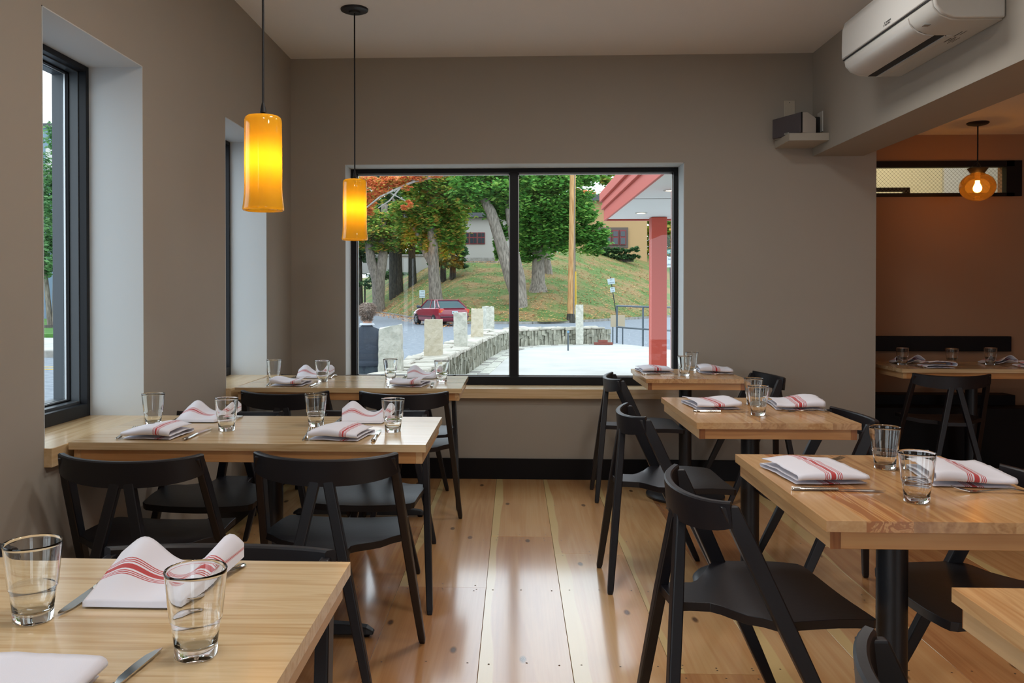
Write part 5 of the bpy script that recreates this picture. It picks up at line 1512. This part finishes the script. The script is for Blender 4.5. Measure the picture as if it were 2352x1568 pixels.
for s in (-1, 1):
    for (a, b, w) in (((s * 0.77, -1.93, 0.93), (s * 0.61, -1.14, 1.36), 0.10), ((s * 0.772, -0.55, 0.93), (s * 0.62, -0.45, 1.36), 0.06), ((s * 0.772, 0.98, 0.90), (s * 0.61, 0.22, 1.37), 0.06), ((s * 0.775, -1.35, 0.94), (s * 0.63, -0.95, 1.35), 0.12)):
        MB().bar(a, b, w, 0.035, up=(1, 0, 0)).build('pillar', car_red, root)
    MB().box(s * 0.70 - 0.13, s * 0.70 + 0.13, -2.14, -1.95, 0.70, 0.90).build('tail_lamp', simple('tail_lamp', od(226, 60, 40), 0.2), root, bevel=0.02)
    MB().box(s * 0.70 - 0.06, s * 0.70 + 0.05, -2.152, -2.13, 0.74, 0.82).build('indicator', simple('indicator', od(240, 140, 40), 0.2), root)
    MB().box(s * 0.86 - 0.01, s * 0.86 + 0.01, -1.1, 1.1, 0.46, 0.53).build('side_strip', simple('side_strip', od(92, 50, 62), 0.5), root)
    MB().tube([(s * 0.80, 0.80, 0.99), (s * 1.0, 0.78, 1.0)], [0.06, 0.085], 10).build('mirror', M['steel_paint'], root, smooth=True)
    for y in (-1.28, 1.32):
        w = MB().tube([(s * 0.66, y, 0.30), (s * 0.865, y, 0.30)], 0.305, 24).build('wheel', simple('tyre', (0.012, 0.012, 0.012), 0.8), root, smooth=True, angle=30)
        mb = MB(); mb.tube([(s * 0.86, y, 0.30), (s * 0.882, y, 0.30)], 0.08, 14)
        for k in range(6):
            a = 2 * PI * k / 6; mb.bar((s * 0.872, y, 0.30), (s * 0.872, y + 0.19 * math.cos(a), 0.30 + 0.19 * math.sin(a)), 0.06, 0.02, up=(1, 0, 0))
        mb.build('rim', simple('rim', (0.5, 0.52, 0.53), 0.3, metal=0.7), w)
MB().box(-0.80, 0.80, -2.20, -2.10, 0.47, 0.53).build('bumper_strip', simple('bumper_strip', od(70, 36, 52), 0.5), root, bevel=0.02)
MB().box(-0.60, 0.60, -2.14, -2.02, 0.935, 0.965).build('boot_lip', car_red, root, bevel=0.01)
pl = MB().box(-0.17, 0.15, -2.185, -2.14, 0.66, 0.80).build('number_plate', M['sign_white'], root)
mb = MB()
for k in range(6): mb.box(-0.14 + 0.046 * k, -0.112 + 0.046 * k, -2.19, -2.184, 0.695, 0.765)
mb.build('plate_marks', M['sign_ink'], pl)

# ------------------------------------------------------------------ the person outside
root = empty('person', (-1.755, 9.9, ROAD), rz=math.radians(-14)); tag(root, 'person outside seen from behind, navy sweater and dark jeans, by the nearest granite post', 'person')
S = 0.965
J = {'pel': (0, 0, 0.93, .135), 'sp': (0, 0.0, 1.10, .128), 'ch': (0, 0.0, 1.26, .134), 'nb': (0, 0.0, 1.385, .075), 'nk': (0, 0.012, 1.445, .050), 'hd0': (0, 0.03, 1.515, .070), 'hd1': (0, 0.032, 1.575, .083), 'hd2': (0, 0.025, 1.625, .062)}
E_ = [('pel', 'sp'), ('sp', 'ch'), ('ch', 'nb'), ('nb', 'nk'), ('nk', 'hd0'), ('hd0', 'hd1'), ('hd1', 'hd2')]
for s, n in ((-1, 'l'), (1, 'r')):
    J['hip' + n] = (s * .095, 0, .86, .098); J['kn' + n] = (s * .11, .015, .49, .062); J['an' + n] = (s * .115, -.01, .09, .042); J['to' + n] = (s * .125, .15, .035, .033)
    J['sh' + n] = (s * .165, -.005, 1.325, .060); J['el' + n] = (s * .235, .03, 1.09, .050); J['wr' + n] = (s * .13, .235, 1.04, .034); J['hn' + n] = (s * .075, .285, 1.035, .030)
    E_ += [('pel', 'hip' + n), ('hip' + n, 'kn' + n), ('kn' + n, 'an' + n), ('an' + n, 'to' + n), ('ch', 'sh' + n), ('sh' + n, 'el' + n), ('el' + n, 'wr' + n), ('wr' + n, 'hn' + n)]
    for f_ in range(4):
        a = f'f{f_}{n}'
        J[a] = (s * .045 - s * 0.004 * f_, .315, 1.055 - 0.021 * f_, .0095); J[a + 't'] = (s * .0 - 0 * s, .325 - 0.004 * f_, 1.052 - 0.021 * f_, .0085)
        E_ += [('hn' + n, a), (a, a + 't')]
    J['th' + n] = (s * .075, .285, 1.085, .011); J['th2' + n] = (s * .045, .30, 1.10, .0095); E_ += [('hn' + n, 'th' + n), ('th' + n, 'th2' + n)]
keys = list(J); me = bpy.data.meshes.new('body'); me.from_pydata([Vector(J[k][:3]) * S for k in keys], [(keys.index(a), keys.index(b)) for a, b in E_], [])
tmp = bpy.data.objects.new('body', me); COL.objects.link(tmp)
sk = tmp.modifiers.new('skin', 'SKIN'); sk.use_smooth_shade = True
for k, v in zip(keys, me.skin_vertices[0].data):
    r = J[k][3] * S; wide = 1.22 if k in ('pel', 'sp', 'ch') else 1.0
    v.radius = (r * wide, r * (0.85 if wide > 1 else 1)); v.use_root = (k == 'pel')
ss = tmp.modifiers.new('sub', 'SUBSURF'); ss.levels = 2; ss.render_levels = 2
dg = bpy.context.evaluated_depsgraph_get(); dg.update()
bme = bpy.data.meshes.new_from_object(tmp.evaluated_get(dg)); bpy.data.objects.remove(tmp)
skin_m = simple('skin', od(214, 164, 136), 0.6); sweater = simple('navy_sweater', od(66, 74, 86), 0.95, noise_amt=0.1, nscale=60, bump=0.3); jeans = simple('dark_jeans', od(76, 88, 96), 0.9, noise_amt=0.15, nscale=30, bump=0.2); shoe = simple('shoe', (0.02, 0.02, 0.02), 0.6)
bme.materials.clear()
for m_ in (skin_m, sweater, jeans, shoe): bme.materials.append(m_)
for p_ in bme.polygons:
    c = p_.center / S
    if c.z < 0.075: p_.material_index = 3
    elif c.z < 0.90: p_.material_index = 2
    elif c.z < 1.425 and not (c.y > 0.245 and c.z < 1.15): p_.material_index = 1
    else: p_.material_index = 0
    p_.use_smooth = True
body = bpy.data.objects.new('body', bme); COL.objects.link(body); body.parent = root
# hair: short tousled, grey-brown
mb = MB(); rnd = random.Random(6)
rings = []
for j in range(9):
    t = j / 8; a = -0.55 + t * (PI / 2 + 0.55)
    rings.append([((0.092 * math.cos(a) * (1 + 0.10 * noise.noise(Vector((math.cos(b) * 3, math.sin(b) * 3, t * 5)))) * math.cos(b)) * S, (0.022 + 0.100 * math.cos(a) * math.sin(b) - 0.012) * S, (1.60 + 0.082 * math.sin(a)) * S) for b in [2 * PI * k / 24 for k in range(24)]])
mb.loft(rings)
for _ in range(2600):
    b = rnd.uniform(0, 2 * PI); a = rnd.uniform(-1.15 if math.sin(b) < 0 else -0.7, 1.4)
    if math.sin(b) > 0.35 and a < 0.35: continue
    if _ % 3 == 0 and math.sin(b) < 0.1: a = -1.2
    c = Vector(((0.090 if a > -0.5 else 0.110) * math.cos(a) * math.cos(b), 0.010 + 0.098 * math.cos(a) * math.sin(b), 1.595 + 0.082 * math.sin(a) - (rnd.uniform(0, 0.045) if a < -0.9 else 0))) * S
    d = Vector((math.cos(b) * 0.5 + rnd.uniform(-.6, .6), math.sin(b) * 0.5 + rnd.uniform(-.6, .6), rnd.uniform(-1.0, 0.3))).normalized() * 0.034
    e = d.cross(Vector((rnd.random(), rnd.random(), rnd.random()))).normalized() * 0.006
    n_ = c.normalized() * 0
    mb.add([c - e, c + e, c + d + Vector((math.cos(b), math.sin(b), 0)) * 0.012], [(0, 1, 2)])
hair = simple('hair', od(190, 170, 156), 0.8, noise_amt=0.3, nscale=80)
mb.build('hair', hair, root, smooth=True, fix=False)
for s in (-1, 1):
    MB().tube([(s * 0.080 * S, 0.03, 1.545 * S), (s * 0.093 * S, 0.022, 1.56 * S), (s * 0.094 * S, 0.02, 1.59 * S), (s * 0.082 * S, 0.032, 1.60 * S)], [0.006, 0.012, 0.013, 0.006], 8).build('ear', skin_m, root, smooth=True)
    MB().tube([(s * 0.028 * S, 0.108 * S, 1.572 * S), (s * 0.028 * S, 0.116 * S, 1.572 * S)], 0.010, 8).build('eye', M['white_paint'], root, smooth=True)
MB().tube([(0, 0.108 * S, 1.575 * S), (0, 0.128 * S, 1.548 * S), (0, 0.108 * S, 1.540 * S)], [0.007, 0.013, 0.008], 8).build('nose', skin_m, root, smooth=True)
MB().tube([(-0.02, 0.100 * S, 1.513 * S), (0, 0.108 * S, 1.513 * S), (0.02, 0.100 * S, 1.513 * S)], [0.003, 0.006, 0.003], 8).build('mouth', simple('lips', od(176, 104, 96), 0.6), root, smooth=True)
MB().lathe([(0.062, 1.395), (0.082, 1.398), (0.090, 1.375), (0.084, 1.372), (0.060, 1.392)], (0, 0.005, -0.012), 24).build('collar', simple('white_collar', od(226, 232, 240), 0.8), root, smooth=True)
for i, (z, th) in enumerate(((0.90, 0.147), (1.01, 0.0))):
    if th: MB().lathe([(th * 1.22, z - 0.02), (th * 1.26, z), (th * 1.24, z + 0.03), (th * 1.18, z + 0.04)], (0, 0, 0), 28).build('sweater_hem', sweater, root, smooth=True).scale = (1, 0.72, 1)
MB().loft([[(0.02 + 0.0 + w * math.cos(b), 0.30 + 0.08 * math.sin(b), z) for b in [2 * PI * k / 14 for k in range(14)]] for z, w in ((0.90, 0.10), (0.93, 0.17), (0.98, 0.185), (1.0, 0.12))]).build('carried_bundle', simple('bundle', od(110, 122, 142), 0.9), root, smooth=True)
